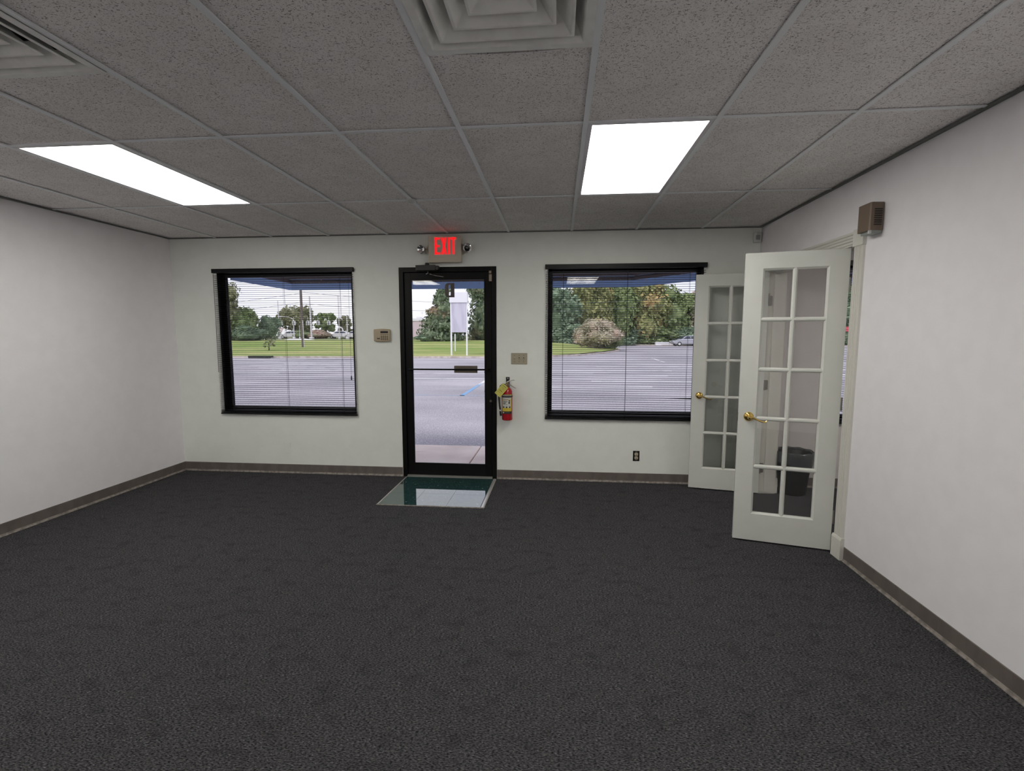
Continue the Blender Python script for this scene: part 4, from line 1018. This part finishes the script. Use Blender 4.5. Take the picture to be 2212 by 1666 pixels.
for i, (x, y, wd, ht, mi, sd_, lb) in enumerate([(1.9, 68, 7.0, 3.6, 5, 41, 'dark low undergrowth left of the round bush'), (9.5, 77.8, 8.5, 3.9, 5, 42, 'dark low undergrowth right of the round bush'),
        (15.4, 79, 8.5, 3.4, 0, 41, 'low undergrowth in the middle of the wood edge'), (21.0, 79, 8.0, 3.4, 5, 42, 'low undergrowth left of the silver car'), (29, 80, 10, 3.4, 0, 42, 'low undergrowth behind the silver car')]):
    tree('undergrowth', lb, x, y, GZ, wd, ht, 'shrub', mi, sd_, 1.3*i, cat='undergrowth')
tree('bush', 'big round pinkish green bush at the tip of the grass bank', 4.05, 50.6, -0.1, 4.9, 3.55, 'shrub', 4, 51, cat='bush', n=7000, size=0.024)
tree('bush', 'small dark green bush against the right side of the round bush', 5.45, 51.6, -0.1, 2.7, 2.6, 'shrub', 0, 52, cat='bush')

# ------------------------------------------------------------------ street furniture outdoors
bs = thing('signboard', 'blank white signboard on two white posts beyond the lot, seen through the door', 'signboard', (-7.165, 34.9, GZ+0.10))
obj('post', MB().box(-0.62, -0.52, -0.05, 0.05, 0, 4.4), signw_m, bs); obj('post', MB().box(0.52, 0.62, -0.05, 0.05, 0, 4.4), signw_m, bs)
obj('upper_panel', MB().box(-0.66, 0.66, -0.16, 0.16, 3.85, 4.60), signw_m, bs, bevel=0.02)
obj('lower_panel', MB().box(-0.52, 0.52, -0.10, 0.10, 1.72, 3.85), signg_m, bs, bevel=0.01)
tag(obj('thin_post', MB().tube([(0, 0, 0), (0, 0, 1.5)], 0.05, 6), signw_m, loc=(-8.55, 40, 0.05)), 'thin pale post just behind the blank signboard', 'post')
hb = thing('warehouse', 'pale pinkish low building far behind the conifer', 'building', (-43, 150, 0.70))
obj('wall', MB().box(-3.4, 6, 0, 24, -0.9, 5.1), building_m, hb); obj('parapet', MB().box(-3.5, 6.1, -0.2, 24.2, 5.1, 5.9), signw_m, hb)
obj('antenna', MB().tube([(0, 2, 5.9), (0, 2, 8.0)], 0.07, 6).box(-0.5, 0.5, 1.95, 2.05, 7.6, 7.75), galv_m, hb)
obj('roof_unit', MB().box(-2.2, -1.0, 3, 5, 5.9, 6.5), galv_m, hb)
UP = thing('utility_pole', 'dark wooden utility pole standing on the grass bank in the left window', 'utility pole', (-24.86, 45.5, 0.26))
obj('pole', MB().tube([(0, 0, -0.2), (0, 0, 10.5)], [0.135, 0.10], 10), polew_m, UP)
obj('crossarm', MB().box(-1.2, 1.2, -0.06, 0.06, 9.6, 9.74), polew_m, UP)
obj('guy_sleeve', MB().tube([(0.17, -0.12, -0.1), (0.13, -0.11, 2.6)], 0.035, 6), galv_m, UP)
def wire(label, a, b_, sag):
    pts = []
    for i in range(17):
        t = i/16; p = Vector(a).lerp(Vector(b_), t); p.z -= sag*4*t*(1-t); pts.append(p)
    tag(obj('overhead_wire', MB().tube(pts, 0.013, 4), mat('wire', (0.10, 0.10, 0.13), 0.7) if 'wire' not in MATS else MATS['wire']), label, 'wire', 'overhead wires')
wire('overhead wire from the utility pole running left, upper', (-24.86, 45.5, 5.5), (-75, 75, 5.4), 0.5)
wire('overhead wire from the utility pole running left, lower', (-24.86, 45.5, 4.6), (-75, 75, 3.8), 0.4)
wire('overhead wire from the utility pole toward the entrance door, upper', (-24.86, 45.5, 5.6), (12, 52, 5.3), 0.9)
wire('overhead wire from the utility pole toward the entrance door, lower', (-24.86, 45.5, 4.5), (12, 52, 4.6), 0.8)
wire('span wire carrying the traffic signals', (-51.0, 85, 4.75), (-39.0, 85.6, 4.75), 0.25)
def metal_pole(label, x, y, z, h, r, lean=0.0, arm=None):
    t = thing('street_pole', label, 'pole', (x, y, z))
    obj('pole', MB().tube([(0, 0, -0.2), (lean, 0, h)], [r, r*0.7], 8), galv_m, t)
    obj('base', MB().box(-r*1.8, r*1.8, -r*1.8, r*1.8, -0.2, 0.35), galv_m, t)
    if arm:
        obj('lamp_arm', MB().tube([(0, 0, h-0.1), (-0.3, 0, h+0.25), (-1.0, 0, h+0.5), (-2.4, 0, h+0.62)], [r*0.6, r*0.5, r*0.45, r*0.4], 6), galv_m, t)
        obj('lamp_head', MB().box(-3.0, -2.3, -0.14, 0.14, h+0.55, h+0.70), galv_m, t)
    return t
metal_pole('white signal pole just right of the utility pole', -44.2, 84, 0.72, 7.6, 0.17, -0.12)
metal_pole('thin light pole near the left end of the signals', -50.9, 85, 0.72, 6.9, 0.09, 0.0)
metal_pole('street lamp with a curved arm between signals and utility pole', -49.8, 88, 0.72, 3.6, 0.10, 0.05, arm=True)
metal_pole('slim post between street lamp and utility pole', -47.0, 85, 0.72, 2.5, 0.05)
metal_pole('pale pole right of the far cars', -37.5, 84, 0.72, 4.3, 0.13)
metal_pole('thin pale pole left of the far cars', -39.0, 84, 0.72, 7.6, 0.09)
for i, (x, lb) in enumerate(((-50.5, 'signal box nearest the left pole, round backed'), (-48.1, 'signal box in front of the street lamp'), (-45.5, 'signal box just right of the utility pole'), (-43.6, 'signal box left of the pointed tree'), (-41.6, 'signal box in front of the pointed tree'))):
    t = thing('traffic_signal', 'white ' + lb, 'traffic signal', (x, 85+0.6*(x+51)/12, 3.62), group='traffic signals on the span wire')
    obj('housing', MB().box(-0.30, 0.30, -0.12, 0.12, -0.38, 0.38), sig_m, t, bevel=0.05)
    obj('hanger', MB().tube([(0, 0, 0.35), (0, 0, 1.12)], 0.03, 6), galv_m, t)
    for zc in (-0.24, 0.0, 0.24):
        obj('lens_hood', MB().lathe([(0.09, 0), (0.10, 0.14)], 10, Matrix.Translation((0, -0.12, zc)) @ Matrix.Rotation(PI/2, 4, 'X')), greyp_m, t)
ys = thing('yield_sign', 'white and red triangular yield sign on a leaning post', 'road sign', (-39.35, 66, 0.70))
obj('post', MB().tube([(-0.0, 0, -0.2), (0.16, 0, 1.4)], 0.03, 6), galv_m, ys)
obj('plate', MB().prism([(-0.22, 1.70), (0.54, 1.70), (0.16, 1.08)], 1, -0.06, -0.04), mat('yield border', (0.72, 0.45, 0.45), 0.6), ys)
obj('plate_centre', MB().prism([(-0.06, 1.62), (0.38, 1.62), (0.16, 1.26)], 1, -0.068, -0.058), signw_m, ys)
rs = thing('red_sign', 'small faded red sign far off, seen past the hinge edge of the near door', 'road sign', (38.4, 70, GZ))
obj('post', MB().box(-0.06, 0.06, -0.06, 0.06, 0, 2.4), galv_m, rs); obj('panel', MB().box(-1.0, 1.0, -0.1, -0.06, 2.1, 2.75), redsign_m, rs)
tag(obj('concrete_block', MB().box(-1.0, 1.0, -0.4, 0.4, 0, 0.55).box(1.05, 2.6, -0.4, 0.4, 0, 0.42), signw_m, None, 0.04, loc=(15.8, 76.2, GZ)), 'pale concrete blocks at the lot edge before the silver car', 'concrete block')

def car(label, x, y, z, rot, paintm, L_=4.6, group=None):
    t = thing('car', label, 'car', (x, y, z), rot, group)
    h = L_/2; w = 0.9
    body = [(-h, 0.42), (-h+0.05, 0.72), (-h+0.35, 0.86), (-1.15, 0.98), (1.5, 1.0), (h-0.12, 0.96), (h, 0.70), (h, 0.40), (h-0.3, 0.28), (-h+0.3, 0.28)]
    roof = [(-1.15, 0.98), (-0.42, 1.46), (0.2, 1.54), (1.2, 1.50), (1.95, 1.05), (1.5, 0.99)]
    obj('body', MB().prism(body, 1, -w, w), paintm, t, bevel=0.06)
    mb = MB()
    k = len(roof); vs = [(a, -w*0.94 if z_ < 1.2 else -w*0.76, z_) for a, z_ in roof]+[(a, w*0.94 if z_ < 1.2 else w*0.76, z_) for a, z_ in roof]
    mb.add(vs, [tuple(range(k)), tuple(range(2*k-1, k-1, -1))]+[(i, (i+1) % k, (i+1) % k+k, i+k) for i in range(k)])
    obj('cabin', mb, paintm, t, bevel=0.03)
    for s_ in (-1, 1):
        def sd_(p): return (p[0], s_*(w*0.94+(w*0.76-w*0.94)*(p[1]-0.98)/0.5+0.012), p[1])
        for nm, pg in (('side_window', [(-0.88, 1.05), (-0.38, 1.38), (0.22, 1.43), (0.22, 1.05)]), ('side_window', [(0.30, 1.05), (0.30, 1.43), (1.12, 1.40), (1.62, 1.07)])):
            p3 = [sd_(p) for p in pg]; q3 = [(a, b_-s_*0.02, c) for a, b_, c in p3]
            obj(nm, MB().add(p3+q3, [(0, 1, 2, 3), (7, 6, 5, 4)]+[(i, (i+1) % 4, (i+1) % 4+4, i+4) for i in range(4)]), car_glass, t)
        for wx in (-h+0.88, h-0.88):
            M = Matrix.Translation((wx, s_*(w-0.10), 0.33)) @ Matrix.Rotation(PI/2, 4, 'X')
            wh = obj('wheel', MB().lathe([(0, 0.115), (0.19, 0.115), (0.20, 0.12), (0.31, 0.11), (0.33, 0.06), (0.33, -0.06), (0.31, -0.11), (0.2, -0.12), (0, -0.115)], 20, M), tyre_m, t)
            obj('hubcap', MB().lathe([(0, 0.13), (0.17, 0.125), (0.19, 0.118), (0.19, -0.118), (0.17, -0.125), (0, -0.13)], 16, M), galv_m, wh)
    obj('headlamp', MB().box(-h-0.005, -h+0.16, -w+0.04, -w+0.35, 0.64, 0.76).box(-h-0.005, -h+0.16, w-0.35, w-0.04, 0.64, 0.76), signw_m, t)
    obj('windscreen', MB().prism([(-1.02, 1.085), (-0.50, 1.43), (-0.53, 1.445), (-1.06, 1.075)], 1, -0.62, 0.62), car_glass, t)
    return t
car('silver car parked at the wood edge, half hidden by the far door leaf', 18.95, 74.0, GZ, 0.12, car_silver)
car('white car far off below the thin airy tree', -43.6, 94, 0.72, 0.1, car_white, 4.4)
car('white car far off at the door side end of the left window', -39.6, 92, 0.72, 0.05, car_white, 4.4)
car('white car far off left of the street lamp foot', -54.4, 95, 0.72, 0.2, car_white, 4.4)
